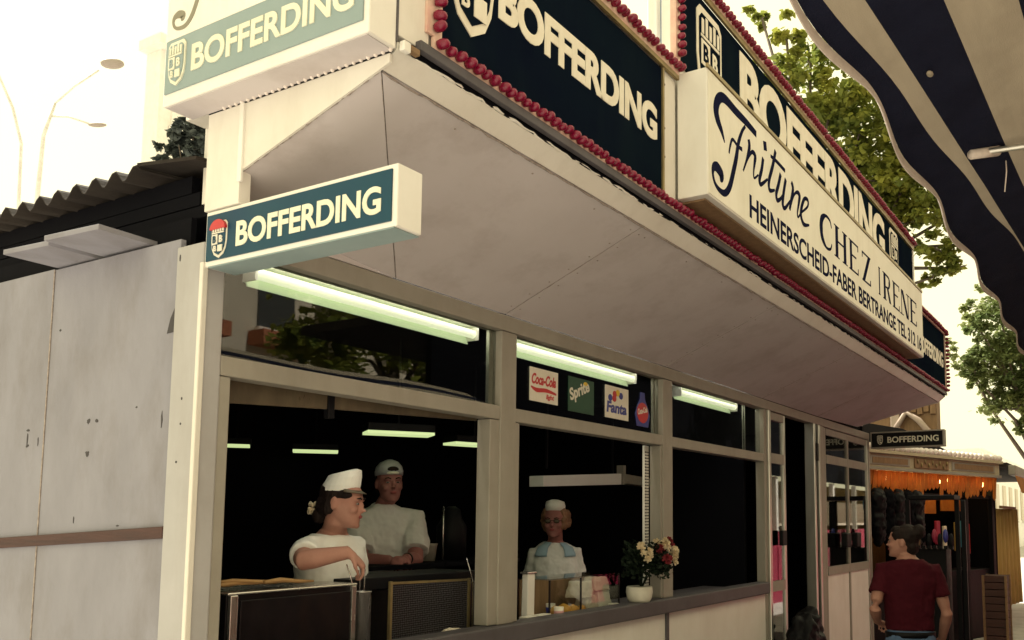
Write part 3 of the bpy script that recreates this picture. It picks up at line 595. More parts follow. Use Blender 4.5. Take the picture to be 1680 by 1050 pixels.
# small projecting side sign
SG = thing('side_sign', (1.78, 2.11, 2.41), 'small teal box sign with red and white crest projecting beside the first window', 'sign')
y0, y1, z0, z1 = 1.705, 2.525, 2.412, 2.590
MB().box(1.729, 1.826, y0, y1 - .001, z0, z1).build('box', 'white', SG, bevel=0.004)
MB().box(1.7285, 1.826, y0 + .01, y1 - .02, z0 - .004, z0 - .0005).build('underside', 'tealpale', SG)
MB().box(1.7245, 1.7288, y0 + .018, y1 - .012, z0 + .016, z1 - .015).build('face', 'teal', SG)
t = MB(); text_on(t, 'BOFFERDING', (1.7245, 2.368, 2.455), SU, SV, SN, 0.608, 0.080, 0.03, d=0.002); t.build('lettering', 'letterpale', SG)
t = MB(); n_ = 14; vs_ = [(-2.448 + .037 * math.cos(math.pi * k / n_), 2.522 + .030 * math.sin(math.pi * k / n_)) for k in range(n_ + 1)]
flat_on(t, vs_, [tuple(range(n_ + 1))], (1.7245, 0, 0), SU, SV, SN, .011); t.build('crest_crown', 'coke', SG)
crest(SG, -2.448, 2.490, 0.074, 0.118, ((1.7245, 0, 0), SU, SV, SN), ('stick', 'teal', 'stick'), z0=0.002)

# large upper side sign (glare put into its pale colours)
UG = thing('upper_side_sign', (1.67, 2.17, 2.915), 'large green and cream box sign coloured pale as in glare on the stall corner, cut by the top edge', 'sign')
y0, y1, z0, z1 = 1.722, 2.622, 2.918, 3.46
MB().box(1.624, 1.7255, y0, y1, z0, z1).build('box', 'white', UG, bevel=0.004)
MB().box(1.630, 1.722, y0 + .012, y1 - .012, z0 - .003, z0 - .0005).build('underside', 'soffit', UG)
MB().box(1.6195, 1.6238, y0 + .02, y1 - .012, 2.955, 3.128).build('green_band', 'tealpale', UG)
MB().box(1.6205, 1.6238, y0 + .02, y1 - .012, 3.130, 3.45).build('cream_band', 'white', UG)
t = MB(); text_on(t, 'BOFFERDING', (1.6195, 2.475, 2.998), SU, SV, SN, 0.70, 0.088, 0.028, d=0.003); t.build('lettering', 'letterpale', UG)
crest(UG, -2.548, 3.042, 0.085, 0.145, ((1.6195, 0, 0), SU, SV, SN), ('letterpale', 'tealpale', 'letterpale'))
t = MB(); k = 0                                           # the same script word, in grey, running past the frame
for p, w in ST:
    q = [(-2.585 + (a - 3.50) * 0.50, 3.155 + (b - 3.09) * 0.50) for a, b in p]; vs, fs = stroke2d(q, [x * .5 for x in w]); flat_on(t, vs, fs, (1.6205, 0, 0), SU, SV, SN, 0.0012 + .0001 * k); k += 1
t.build('script_lettering', 'green_grey', UG)

# far projecting sign at the other end of the stall
RG = thing('far_side_sign', (9.85, 2.1, 2.40), 'small black box sign at the far end of the stall above the street', 'sign')
MB().box(9.803, 9.89, 1.735, 2.515, 2.405, 2.585).build('box', 'frame', RG, bevel=0.004)
MB().box(9.7990, 9.8028, 1.755, 2.50, 2.420, 2.570).build('face', 'black', RG)
t = MB(); text_on(t, 'BOFFERDING', (9.799, 2.33, 2.462), SU, SV, SN, 0.535, 0.066, 0.02, d=0.003); t.build('lettering', 'letterpale', RG)
crest(RG, -2.41, 2.495, 0.06, 0.10, ((9.799, 0, 0), SU, SV, SN), ('letterpale', 'black', 'letterpale'))

# ================================================================== plywood side wall, shed roof
PW = thing('plywood_wall', (1.75, 3.9, 0), 'patched grey plywood side wall of the stall with a dark nailed plank', 'wall')
for ya, yb in ((2.668, 3.409), (3.416, 4.60), (4.606, 5.8)): MB().box(1.741, 1.760, ya, yb, 0.02, 2.532 if ya < 3 else 2.536).build('plywood_sheet', 'plywood', PW, bevel=0.002)
MB().obox((1.728, 2.668, 1.561), (0, 2.2, -0.104), (0.012, 0, 0), (0, 0, 0.038)).build('nailed_plank', 'plank', PW, bevel=0.003)
def blotch(y, z, a, b): 
    mb = MB(); n = 12; pts = [(1.7395, y + a * math.cos(2 * math.pi * k / n) * rnd.uniform(.5, 1.2), z + b * math.sin(2 * math.pi * k / n) * rnd.uniform(.5, 1.2)) for k in range(n)]
    mb.prism(pts, (0.0012, 0, 0)).build('screw_mark', 'spot', PW, fix=True)
for a in ((3.523, 1.945, .010, .005), (3.523, 1.915, .004, .028), (3.52, 1.888, .011, .006), (3.135, 1.958, .010, .009), (3.085, 1.957, .011, .007), (3.131, 1.846, .013, .010), (2.72, 1.94, .004, .025), (3.19, 1.62, .003, .014), (2.93, 1.60, .008, .003), (3.45, 1.90, .003, .02), (3.35, 2.30, .006, .004), (2.86, 1.99, .005, .003)): blotch(*a)
MB().prism([(1.7385, 2.672, 2.315), (1.7385, 2.70, 2.27), (1.7385, 2.715, 2.222), (1.7385, 2.672, 2.225)], (0.002, 0, 0)).build('torn_patch', 'spot', PW, fix=True)
for a in ((2.645, 2.46, .004, .012), (2.60, 1.92, .004, .004), (2.612, 1.80, .005, .004), (2.60, 2.0, .004, .005)):
    mb = MB(); n = 8; mb.prism([(1.7255, a[0] + a[2] * math.cos(2 * math.pi * k / n), a[1] + a[3] * math.sin(2 * math.pi * k / n)) for k in range(n)], (0.001, 0, 0)).build('nail_mark', 'spot', st, fix=True)
MB().box(1.738, 1.741, 3.408, 3.414, 1.0, 2.53).build('sheet_joint', 'seam', PW)  # dark strip along the joint between two sheets
RF = thing('shed_roof', (2.6, 3.9, 2.79), 'dark corrugated sheet roof of the lean-to behind the stall', 'roof')
ro = MB(); ny = 150; vsr = []
for x, z in ((1.70, 2.782), (4.2, 3.05)):
    for i in range(ny + 1): y = 2.85 + i * 0.02; vsr.append((x, y, z + 0.023 * math.sin((y - 2.85) * 2 * math.pi / 0.118)))
fsr = [(i, i + 1, ny + 2 + i, ny + 1 + i) for i in range(ny)]
o = ro.add(vsr, fsr).build('corrugated_sheet', 'rust', RF, True); sm = o.modifiers.new('t', 'SOLIDIFY'); sm.thickness = 0.006
MB().hexa([(1.72, 2.58, 2.775), (4.2, 2.58, 3.04), (4.2, 2.852, 3.06), (1.69, 2.852, 2.795), (1.72, 2.58, 2.787), (4.2, 2.58, 3.052), (4.2, 2.852, 3.072), (1.69, 2.852, 2.807)]).build('flashing', 'rust', RF)
MB().box(1.803, 1.835, 2.72, 5.8, 2.715, 2.775).build('void_shade_board', 'dark', RF)  # black board stands for shade in the gap under the roof
for k, (ya, yb, x0, z0, lab) in enumerate(((2.84, 3.14, 1.55, 2.543, 'right board of the pair lying on the plywood wall under the roof'), (3.15, 3.42, 1.56, 2.540, 'left board of the pair lying on the plywood wall under the roof'))):
    o = MB().hexa([(x0 + .02, ya, z0), (1.94, ya + .02, z0), (1.94, yb, z0), (x0, yb - .02, z0), (x0 + .02, ya, z0 + .018), (1.94, ya + .02, z0 + .018), (1.94, yb, z0 + .018), (x0, yb - .02, z0 + .018)]).build('loose_board', 'plywood', bevel=0.002)
    tag(rehang(o, (1.75, (ya + yb) / 2, z0)), lab, 'board', 'boards on the plywood wall')
# ================================================================== people
HEADR = [(0.00, .022, .078, .030), (0.05, .038, .090, .008), (0.13, .050, .091, -.022), (0.24, .059, .090, -.050), (0.38, .066, .088, -.074), (0.50, .070, .084, -.090),
         (0.62, .074, .089, -.100), (0.75, .074, .083, -.101), (0.87, .062, .062, -.086), (0.96, .036, .028, -.052), (1.0, .012, -.002, -.022)]
def head_parts(mb, T, h=0.225, grow=0.0):
    rr = []
    for z, w, yf, yb in HEADR:
        cy_, dy = (yf + yb) / 2, (yf - yb) / 2; ring = []
        for k in range(20):
            a = 2 * math.pi * k / 20; c, s = math.cos(a), math.sin(a)
            ring.append(T @ Vector(((w + grow) * math.copysign(abs(c) ** 0.9, c), cy_ + (dy + grow) * math.copysign(abs(s) ** 0.9, s), z * h)))
        rr.append(ring)
    mb.rings(rr)
    mb.tube([T @ Vector((0, .080, .57 * h)), T @ Vector((0, .096, .46 * h)), T @ Vector((0, .107, .385 * h)), T @ Vector((0, .092, .355 * h))], [.008, .010, .014, .009], 8)
    mb.ell(T @ Vector((0, .086, .255 * h)), (.022, .010, .013), 10, 6, T.to_3x3())
    mb.ell(T @ Vector((0, .083, .06 * h)), (.020, .013, .014), 10, 6, T.to_3x3())
    for s in (-1, 1):
        mb.ell(T @ Vector((s * .030, .080, .585 * h)), (.024, .012, .008), 10, 6, T.to_3x3())
        mb.ell(T @ Vector((s * .040, .066, .37 * h)), (.022, .022, .020), 10, 6, T.to_3x3())
        mb.ell(T @ Vector((s * .074, -.012, .46 * h)), (.009, .019, .032), 10, 6, T.to_3x3())
def face_details(o, T, h=0.225, lip='lip', brow='hair', eyes=True):
    for s in (-1, 1):
        if eyes:
            MB().ell(T @ Vector((s * .030, .0815, .505 * h)), (.0115, .005, .0052), 10, 6, T.to_3x3()).build('eye', 'eyewhite', o, True)
            MB().ell(T @ Vector((s * .030, .0855, .505 * h)), (.0058, .0028, .0052), 8, 6, T.to_3x3()).build('iris', 'spot', o, True)
        MB().tube([T @ Vector((s * .014, .0925, .60 * h)), T @ Vector((s * .030, .0925, .625 * h)), T @ Vector((s * .048, .082, .605 * h))], [.003, .004, .002], 6).build('eyebrow', brow, o, True)
    MB().ell(T @ Vector((0, .0945, .262 * h)), (.021, .005, .0045), 10, 6, T.to_3x3()).ell(T @ Vector((0, .0945, .235 * h)), (.018, .005, .0055), 10, 6, T.to_3x3()).build('lips', lip, o, True)
def hand(mb, w, d, nrm, side=1, curl=0.5, sc_=1.0):
    """palm and five fingers from wrist w along d; nrm points out of the back of the hand; side puts the thumb."""
    w, d, nrm = Vector(w), Vector(d).normalized(), Vector(nrm); nrm = (nrm - d * nrm.dot(d)).normalized(); lat = d.cross(nrm) * side
    Rm = Matrix((lat, d, nrm)).transposed()
    mb.ell(w + d * .048 * sc_, (.040 * sc_, .054 * sc_, .015 * sc_), 12, 8, Rm)
    mb.tube([w - d * .02, w + d * .03 * sc_], [.026 * sc_, .026 * sc_], 10, flat=0.75)
    for i, (o_, L) in enumerate(((.028, .068), (.010, .077), (-.009, .072), (-.027, .056))):
        p = w + d * .082 * sc_ + lat * o_ * sc_; pts = [p - d * .02]; a = 0.15; q = p
        pts.append(q)
        for f in (0.45, 0.30, 0.25):
            a += curl * (1 + .08 * i); v = d * math.cos(a) - nrm * math.sin(a); q = q + v * L * f * sc_; pts.append(q)
        mb.tube(pts, [.0095 * sc_, .0095 * sc_, .0088 * sc_, .008 * sc_, .0062 * sc_], 8)
    p = w + d * .022 * sc_ + lat * .030 * sc_; v1 = (lat * .7 + d * .75 - nrm * .3).normalized(); v2 = (d * .95 - nrm * .45 - lat * .1).normalized()
    mb.tube([p - lat * .02, p, p + v1 * .038 * sc_, p + v1 * .038 * sc_ + v2 * .045 * sc_], [.014 * sc_, .0125 * sc_, .0105 * sc_, .007 * sc_], 8)
TORSO = [(+.055, .050, .052, -.005), (+.03, .085, .062, -.01), (.0, .150, .078, -.012), (-.045, .178, .092, -.008), (-.11, .180, .106, .0), (-.20, .168, .112, .008), (-.32, .150, .104, .004), (-.40, .150, .102, .0), (-.48, .168, .110, -.005), (-.57, .170, .112, -.008), (-.64, .10, .08, -.005)]
def torso(mb, T, k=1.0, kd=1.0, grow=0.0, upto=None, frm=None):
    rr = []
    for z, w, dp, yo in TORSO:
        if upto is not None and z < upto: continue
        if frm is not None and z > frm: continue
        rr.append([T @ Vector(((w * k + grow) * math.copysign(abs(math.cos(a)) ** .85, math.cos(a)), yo + (dp * kd + grow) * math.copysign(abs(math.sin(a)) ** .85, math.sin(a)), z)) for a in [2 * math.pi * q / 24 for q in range(24)]])
    mb.rings(rr)
def limb(mb, a, b, c, r, n=12):
    a, b, c = Vector(a), Vector(b), Vector(c)
    mb.tube([a, a.lerp(b, .35), a.lerp(b, .8), b, b.lerp(c, .25), b.lerp(c, .7), c], [r[0], r[0] * 1.02, r[1] * 1.02, r[1], r[1] * 1.02, (r[1] + r[2]) / 2 * .95, r[2]], n)
def frame(loc, yaw, pitch=0.0, roll=0.0): return Matrix.Translation(Vector(loc)) @ Matrix.Rotation(yaw, 4, 'Z') @ Matrix.Rotation(pitch, 4, 'X') @ Matrix.Rotation(roll, 4, 'Y')
def yaw_of(d): return math.atan2(-d[0], d[1])
def neck(mb, T, Th): mb.tube([T @ Vector((0, -.008, -.02)), T @ Vector((0, 0, .05)), Th @ Vector((0, -.012, .03)), Th @ Vector((0, -.015, .08))], [.060, .052, .050, .05], 14)
def legs(mb, T, drop, r=(.085, .055, .042), spread=.09):
    for s in (-1, 1):
        a = T @ Vector((s * spread, 0, -.56)); mb.tube([a, a + Vector((0, 0, -.2)), a + Vector((0, 0, -drop * .5)), a + Vector((0, 0, -drop + .08))], [r[0], r[0] * .92, r[1], r[2]], 12)
def feet(mb, T, drop, spread=.09):
    for s in (-1, 1):
        a = T @ Vector((s * spread, .05, -.56 - drop + .035)); mb.ell(a, (.045, .125, .036), 10, 6, T.to_3x3())
def sleeve(mb, a, b, f, r0, r1, inward=None):
    a, b = Vector(a), Vector(b); pts = [a, a.lerp(b, f * .5), a.lerp(b, f)]
    if inward is not None: pts = [Vector(inward)] + pts; rr = [r0, r0, (r0 + r1) / 2, r1]
    else: rr = [r0, (r0 + r1) / 2, r1]
    mb.tube(pts, rr, 14)

def dress(o, T, mt, k, kd, arms, f, lower, drop, lower_mt, hem=-.50, r0=.07, r1=.062, shoes='black', disp=.020, dsz=.085, neckz=None):
    s = MB(); torso(s, T, k, kd, .012, upto=hem - .001, frm=neckz)
    for a, b in arms: sleeve(s, a, b, f, r0, r1, (T @ Vector((0, -.01, -.05))).lerp(Vector(a), .6))
    remesh(s, 'shirt', mt, o, .006, 5, disp=disp, dsize=dsz)
    p = MB(); torso(p, T, k * .97, kd * .97, .010, frm=-.40); legs(p, T, drop, (.095, .068, .058)); remesh(p, 'trousers', lower_mt, o, .009, 3)
    b = MB(); feet(b, T, drop); b.build('shoes', shoes, o, True)

# ---- woman in a paper cap, working at the fryer
T = frame((2.700, 2.975, 1.528), yaw_of((0.25, -0.97)), -0.06, 0.02); Th = frame((2.676, 2.922, 1.592), yaw_of((0.46, -0.88)), -0.12, 0.0) @ Matrix.Scale(.92, 4)
rs = T @ Vector((.165, -.005, -.03)); ls = T @ Vector((-.165, -.005, -.03)); re = Vector((2.432, 2.850, 1.462)); rw = Vector((2.560, 2.735, 1.492)); le = T @ Vector((-.22, -.02, -.30)); lw_ = T @ Vector((-.15, .10, -.20))
b = MB(); torso(b, T, .92, .95); neck(b, T, Th); head_parts(b, Th); limb(b, rs, re, rw, (.046, .040, .027)); limb(b, ls, le, lw_, (.046, .040, .027)); legs(b, T, .80); feet(b, T, .80)
hand(b, rw, Vector((.62, -.30, -.62)), (0.35, -.6, .7), 1, .55, .95); hand(b, lw_, T.to_3x3() @ Vector((.3, .9, -.2)), (0, 0, 1), -1, .5, .95)
o = remesh(b, 'person', 'skin', None, .0055, 5); rehang(o, (2.70, 2.975, 0.15))
tag(o, 'woman in a white tall paper cap and white T-shirt lifting a fryer basket', 'person')
face_details(o, Th)
dress(o, T, 'tshirt', .94, 1.0, [(rs, re), (ls, le)], .66, 0, .80, 'black', r0=.062, r1=.060, neckz=.035)
hr = MB(); h3 = Th.to_3x3(); hr.ell(Th @ Vector((0, -.022, .150)), (.081, .086, .078), 14, 10, h3); hr.ell(Th @ Vector((0, -.062, .095)), (.070, .055, .060), 12, 8, h3); hr.ell(Th @ Vector((0, -.095, .045)), (.040, .035, .045), 10, 8, h3)
for s in (-1, 1): hr.ell(Th @ Vector((s * .066, .020, .150)), (.014, .050, .022), 10, 6, h3); hr.ell(Th @ Vector((s * .070, -.035, .085)), (.012, .030, .040), 10, 6, h3)
remesh(hr, 'hair', 'hair', o, .006, 3, disp=.008, dsize=.02)
sb = MB()
for i in range(46):
    a = rnd.uniform(0, 6.28); c = rnd.uniform(-1, 1); q = Th @ (Vector((0, -.128, .068)) + Vector((math.cos(a) * .028 * (1 - c * c) ** .5, math.sin(a) * .018, c * .030))); sb.ell(q, (.008, .008, .008), 6, 4)
sb.build('hair_scrunchie', 'petal', o, True)
cp = MB(); rr = []
for z, w, yf, yb in ((.160, .080, .066, -.104), (.185, .080, .070, -.100), (.218, .072, .070, -.090), (.246, .058, .066, -.080), (.250, .034, .045, -.06)):
    rr.append([Th @ Vector((w * math.cos(a), (yf + yb) / 2 + (yf - yb) / 2 * math.sin(a), z + .022 * math.sin(a) * (1 if z > .2 else .45))) for a in [2 * math.pi * q / 24 for q in range(24)]])
cp.rings(rr).build('paper_cap', 'tshirt', o, False, bevel=.002)
vz = MB(); n = 13; vs_ = []
for rad, z in ((.076, .172), (.100, .160)):
    for k in range(n): a = math.pi * (0.12 + .76 * k / (n - 1)); vs_.append(Th @ Vector((rad * .96 * math.cos(a), -.010 + rad * 1.12 * math.sin(a), z)))
vz.add(vs_, [(k, k + 1, n + k + 1, n + k) for k in range(n - 1)]); q = vz.build('visor', 'brownglass', o, True); q.modifiers.new('t', 'SOLIDIFY').thickness = .003
# ---- man with a backwards cap
T = frame((3.800, 3.785, 1.655), yaw_of((-0.55, -0.83)), -0.03); Th = frame((3.790, 3.735, 1.722), yaw_of((-0.50, -0.86)), -0.02, 0.03) @ Matrix.Scale(.96, 4)
rs = T @ Vector((.18, 0, -.03)); ls = T @ Vector((-.18, 0, -.03)); re = Vector((3.575, 3.71, 1.395)); rw = Vector((3.625, 3.55, 1.400)); le = Vector((3.825, 3.555, 1.395)); lw_ = Vector((3.700, 3.515, 1.406))
b = MB(); torso(b, T, 1.0, 1.0); neck(b, T, Th); head_parts(b, Th, .232); limb(b, rs, re, rw, (.050, .044, .030)); limb(b, ls, le, lw_, (.050, .044, .030)); legs(b, T, .88); feet(b, T, .88)
hand(b, rw, (.75, -.35, -.05), (0, -.5, .85), 1, .45); hand(b, lw_, (-.72, -.30, .0), (-.2, -.5, .85), -1, .45)
o = remesh(b, 'person', 'skin2', None, .0055, 5); rehang(o, (3.80, 3.785, 0.15))
tag(o, 'man in a pale T-shirt and backwards grey cap standing behind the fryers', 'person'); face_details(o, Th, .232)
dress(o, T, 'greyshirt', 1.02, 1.05, [(rs, re), (ls, le)], .80, 0, .88, 'black', r0=.072, r1=.080, disp=.026)
sh = MB(); sh.tube([T @ Vector((.068 * math.cos(a), .060 * math.sin(a) + .006, .038 - .022 * math.sin(a))) for a in [2 * math.pi * k / 24 for k in range(25)]], .010, 8); sh.build('collar', 'greyshirt', o, True)
h3 = Th.to_3x3(); hr = MB(); hr.ell(Th @ Vector((0, -.02, .150)), (.079, .094, .060), 14, 8, h3); hr.ell(Th @ Vector((0, -.055, .085)), (.070, .050, .055), 12, 8, h3); remesh(hr, 'hair', 'hair', o, .007, 3)
cp = MB(); rr = []
for z, k in ((.158, 1.0), (.182, 1.02), (.212, .92), (.238, .66), (.250, .28)): rr.append([Th @ Vector((.081 * k * math.cos(a), -.006 + .100 * k * math.sin(a), z + .006 * math.sin(a))) for a in [2 * math.pi * q / 24 for q in range(24)]])
cp.rings(rr).build('cap', 'capgrey', o, True)
MB().ell(Th @ Vector((0, .086, .195)), (.034, .012, .017), 12, 8, h3).build('cap_opening', 'hair', o, True)
st_ = MB(); st_.tube([Th @ Vector((.055 * math.sin(a), -.006 + .101 * math.cos(a), .172)) for a in [(-.9 + 1.8 * k / 10) for k in range(11)]], .009, 6, flat=1.0).build('cap_strap', 'stick', o, True)
br = MB(); br.tube([lw_ + Vector((.03, .008, 0)), lw_ + Vector((.018, .005, 0))], [.034, .034], 12).build('wristband', 'black', o, True)
# ---- older woman in a white coat
T = frame((5.205, 3.545, 1.435), yaw_of((-0.80, -0.60)), -0.02); Th = frame((5.165, 3.520, 1.505), yaw_of((-0.93, -0.37)), -0.03)
rs = T @ Vector((.132, 0, -.04)); ls = T @ Vector((-.132, 0, -.04)); re = T @ Vector((.185, -.03, -.29)); rw = T @ Vector((.12, .06, -.40)); le = T @ Vector((-.185, -.03, -.29)); lw_ = T @ Vector((-.12, .06, -.40))
b = MB(); torso(b, T, .80, 1.0); neck(b, T, Th); head_parts(b, Th, .215); limb(b, rs, re, rw, (.040, .036, .026)); limb(b, ls, le, lw_, (.040, .036, .026)); legs(b, T, .72); feet(b, T, .72)
hand(b, rw, T.to_3x3() @ Vector((-.4, .9, -.2)), (0, 0, 1), -1, .5, .9); hand(b, lw_, T.to_3x3() @ Vector((.4, .9, -.2)), (0, 0, 1), 1, .5, .9)
o = remesh(b, 'person', 'skin2', None, .0055, 5); rehang(o, (5.205, 3.545, 0.15))
tag(o, 'older woman with glasses in a white coat with pale blue collar behind the counter', 'person'); face_details(o, Th, .215, eyes=False)
dress(o, T, 'coat', .84, 1.08, [(rs, re), (ls, le)], 1.0, 0, .72, 'denim', r0=.058, r1=.056, disp=.026, neckz=.035)
def on_torso(T, a, z, k, kd, grow):
    for i in range(len(TORSO) - 1):
        (z0, w0, d0, y0_), (z1, w1, d1, y1_) = TORSO[i], TORSO[i + 1]
        if z0 >= z >= z1:
            f = (z0 - z) / (z0 - z1); w, d, yo = w0 + (w1 - w0) * f, d0 + (d1 - d0) * f, y0_ + (y1_ - y0_) * f
            c, s_ = math.cos(a), math.sin(a); return T @ Vector(((w * k + grow) * math.copysign(abs(c) ** .85, c), yo + (d * kd + grow) * math.copysign(abs(s_) ** .85, s_), z))
for s in (-1, 1):
    q = MB(); A0, A1, na, nz_ = (17, 50, 8, 6); vs_ = []
    for i in range(na + 1):
        for j in range(nz_ + 1):
            z = .034 - .095 * j / nz_; a = math.pi / 2 - s * R(A0 + (A1 - A0) * i / na) * (1 if j > 1 else .9); vs_.append(on_torso(T, a, z, .84, 1.08, .024))
    q.add(vs_, [(i * (nz_ + 1) + j, i * (nz_ + 1) + j + 1, (i + 1) * (nz_ + 1) + j + 1, (i + 1) * (nz_ + 1) + j) for i in range(na) for j in range(nz_)]); q = q.build('collar', 'blue', o, True); q.modifiers.new('t', 'SOLIDIFY').thickness = .006
h3 = Th.to_3x3(); hr = MB()
for i in range(60):
    a = rnd.uniform(0, 6.283); c = rnd.uniform(-.75, .9); v = Vector((math.cos(a) * .088 * (1 - c * c * .6) ** .5, -.03 + math.sin(a) * .092 * (1 - c * c * .6) ** .5, .115 + c * .085))
    if v.y > .045 and v.z < .165: continue
    hr.ell(Th @ v, (.024, .024, .022), 8, 6)
hr.ell(Th @ Vector((0, -.03, .125)), (.078, .08, .085), 12, 8, h3); remesh(hr, 'hair', 'auburn', o, .007, 2, disp=.008, dsize=.02)
cp = MB(); rr = []
for z, k in ((.178, 1.0), (.215, 1.06), (.243, .95), (.252, .5)): rr.append([Th @ Vector((.066 * k * math.cos(a), -.005 + .078 * k * math.sin(a), z + .008 * math.sin(a))) for a in [2 * math.pi * q / 20 for q in range(20)]])
cp.rings(rr).build('cap', 'tshirt', o, True)
gl = MB()
for s in (-1, 1):
    gl.tube([Th @ Vector((s * .031 + .019 * math.cos(a), .0935, .112 + .013 * math.sin(a))) for a in [2 * math.pi * k / 12 for k in range(13)]], .0022, 6); gl.tube([Th @ Vector((s * .052, .092, .114)), Th @ Vector((s * .074, .02, .114)), Th @ Vector((s * .076, -.02, .112))], .002, 6)
    MB().ell(Th @ Vector((s * .031, .0925, .112)), (.018, .002, .012), 12, 6, h3).build('spectacle_lens', 'brownglass', o, True)
gl.tube([Th @ Vector((-.011, .095, .115)), Th @ Vector((.011, .095, .115))], .0022, 6).build('spectacle_frame', 'black', o, True)
# ---- passer-by in a maroon T-shirt, from behind
T = frame((5.800, 1.275, 1.345), yaw_of((0.90, 0.43)), -0.04); Th = frame((5.790, 1.300, 1.392), yaw_of((0.02, 0.99)), 0.02, 0.0) @ Matrix.Scale(.92, 4)
rs = T @ Vector((.158, 0, -.035)); ls = T @ Vector((-.158, 0, -.035)); re = T @ Vector((.222, -.02, -.30)); rw = T @ Vector((.225, .12, -.46)); le = T @ Vector((-.222, -.05, -.27)); lw_ = T @ Vector((-.17, .14, -.36))
b = MB(); torso(b, T, .88, .92); neck(b, T, Th); head_parts(b, Th, .215); limb(b, rs, re, rw, (.042, .036, .025)); limb(b, ls, le, lw_, (.042, .036, .025)); legs(b, T, .78); feet(b, T, .78)
hand(b, rw, T.to_3x3() @ Vector((-.1, .5, -.85)), T.to_3x3() @ Vector((1, 0, 0)), -1, .3, .95); hand(b, lw_, T.to_3x3() @ Vector((.5, .8, -.2)), (0, 0, 1), 1, .5, .95)
o = remesh(b, 'person', 'skin', None, .006, 5); rehang(o, (5.80, 1.275, 0.0))
tag(o, 'passer-by with dark pinned-up hair, maroon T-shirt and jeans seen from behind', 'person'); face_details(o, Th, .215)
dress(o, T, 'maroon', .90, .96, [(rs, re), (ls, le)], .60, 0, .78, 'denim', hem=-.40, r0=.057, r1=.058, disp=.026, neckz=.03)
h3 = Th.to_3x3(); hr = MB(); hr.ell(Th @ Vector((0, -.026, .140)), (.081, .088, .086), 14, 10, h3); hr.ell(Th @ Vector((0, -.062, .075)), (.060, .046, .060), 12, 8, h3); hr.ell(Th @ Vector((0, -.105, .175)), (.052, .046, .052), 12, 8, h3)
hr.ell(Th @ Vector((0, .040, .182)), (.058, .044, .030), 12, 8, h3)
for s_ in (-1, 1): hr.ell(Th @ Vector((s_ * .056, .012, .150)), (.022, .050, .045), 10, 8, h3)
remesh(hr, 'hair', 'hair', o, .007, 2, disp=.012, dsize=.025)
bt = MB(); bt.rings([[T @ Vector(((.150 * .88 + .022) * math.cos(a), (.098 + .018) * math.sin(a), z)) for a in [2 * math.pi * k / 24 for k in range(24)]] for z in (-.445, -.41)]); bt.build('belt', 'black', o, True)

# ================================================================== things on the counter
def top(o, base, label, cat, group=None): return tag(rehang(o, base), label, cat, group)
def fryer(x0, x1, y0, y1, z0, z1, label, face='steeldark'):
    t = thing('deep_fryer', ((x0 + x1) / 2, (y0 + y1) / 2, z0), label, 'fryer', 'fryers along the window')
    MB().box(x0, x1, y0 + .012, y1, z0, z1 - .0095).build('tank', 'steeldark', t, bevel=.002)
    MB().box(x0 + .05, x1 - .03, y0, y0 + .011, z0 + .01, z1 - .03).build('back_plate', face, t, bevel=.002)
    for xa in (x0 + .005, x1 - .026): MB().box(xa, xa + .03 if xa < (x0 + x1) / 2 else xa + .022, y0 - .006, y0 + .011, z0, z1 - .0095).build('corner_strip', 'steel', t, bevel=.003)
    MB().box(x0 - .004, x1 + .004, y0 - .002, y1, z1 - .009, z1).build('rim', 'steel' if face == 'steeldark' else 'steeldark', t, bevel=.004)
    return t
F1 = fryer(2.00, 2.575, 2.70, 3.00, 1.10, 1.372, 'dark steel fryer tank at the left under the wooden tongs')
F2 = thing('fryer_guard', (3.03, 2.72, 1.10), 'mesh splash guard standing in front of the second fryer', 'splash guard')
for a in ((2.775, 2.787, 1.115, 1.365), (3.275, 3.288, 1.115, 1.352)): MB().box(a[0], a[1], 2.712, 2.726, 1.101, a[3]).build('frame_bar', 'gold', F2)
MB().hexa([(2.788, 2.714, 1.352), (3.274, 2.714, 1.340), (3.274, 2.724, 1.340), (2.788, 2.724, 1.352), (2.788, 2.714, 1.362), (3.274, 2.714, 1.350), (3.274, 2.724, 1.350), (2.788, 2.724, 1.362)]).build('frame_bar', 'gold', F2)
mesh_ = MB(); nx, nz = 44, 24
for i in range(nx):
    for j in range(nz):
        x = 2.79 + .484 * (i + .5) / nx; z = 1.125 + .222 * (j + .5) / nz
        mesh_.add([(x - .0042, 2.719, z), (x, 2.719, z - .0036), (x + .0042, 2.719, z), (x, 2.719, z + .0036), (x, 2.715 - .002 * ((i * 7 + j * 5) % 3), z + .0008)], [(0, 1, 4), (1, 2, 4), (2, 3, 4), (3, 0, 4)])
tag(mesh_.build('embossed_mesh', 'sill', F2), kind='stuff')
MB().box(2.789, 3.273, 2.7195, 2.724, 1.103, 1.352).build('backing', 'steeldark', F2)
MB().box(2.79, 3.36, 2.73, 3.02, 1.102, 1.33).build('tank', 'steeldark', F2, bevel=.006)
MB().box(2.60, 3.40, 2.76, 3.04, 1.332, 1.382).build('hood', 'black', F2, bevel=.004)
def cyl(x, y, z0, z1, r, label):
    t = thing('steel_canister', (x, y, z0), label, 'canister', 'steel basket canisters')
    MB().lathe((x, y, z0), [(r, 0), (r, z1 - z0 - .004), (r * 1.06, z1 - z0 - .003), (r * 1.06, z1 - z0), (r * .9, z1 - z0), (r * .9, z1 - z0 - .03)], 24).build('cylinder', 'steel', t, True)
    return t
cyl(2.625, 2.72, 1.10, 1.336, .036, 'brushed steel canister holding a fryer basket beside the left fryer')
cyl(3.305, 2.68, 1.10, 1.336, .030, 'narrow steel canister by the first window post')
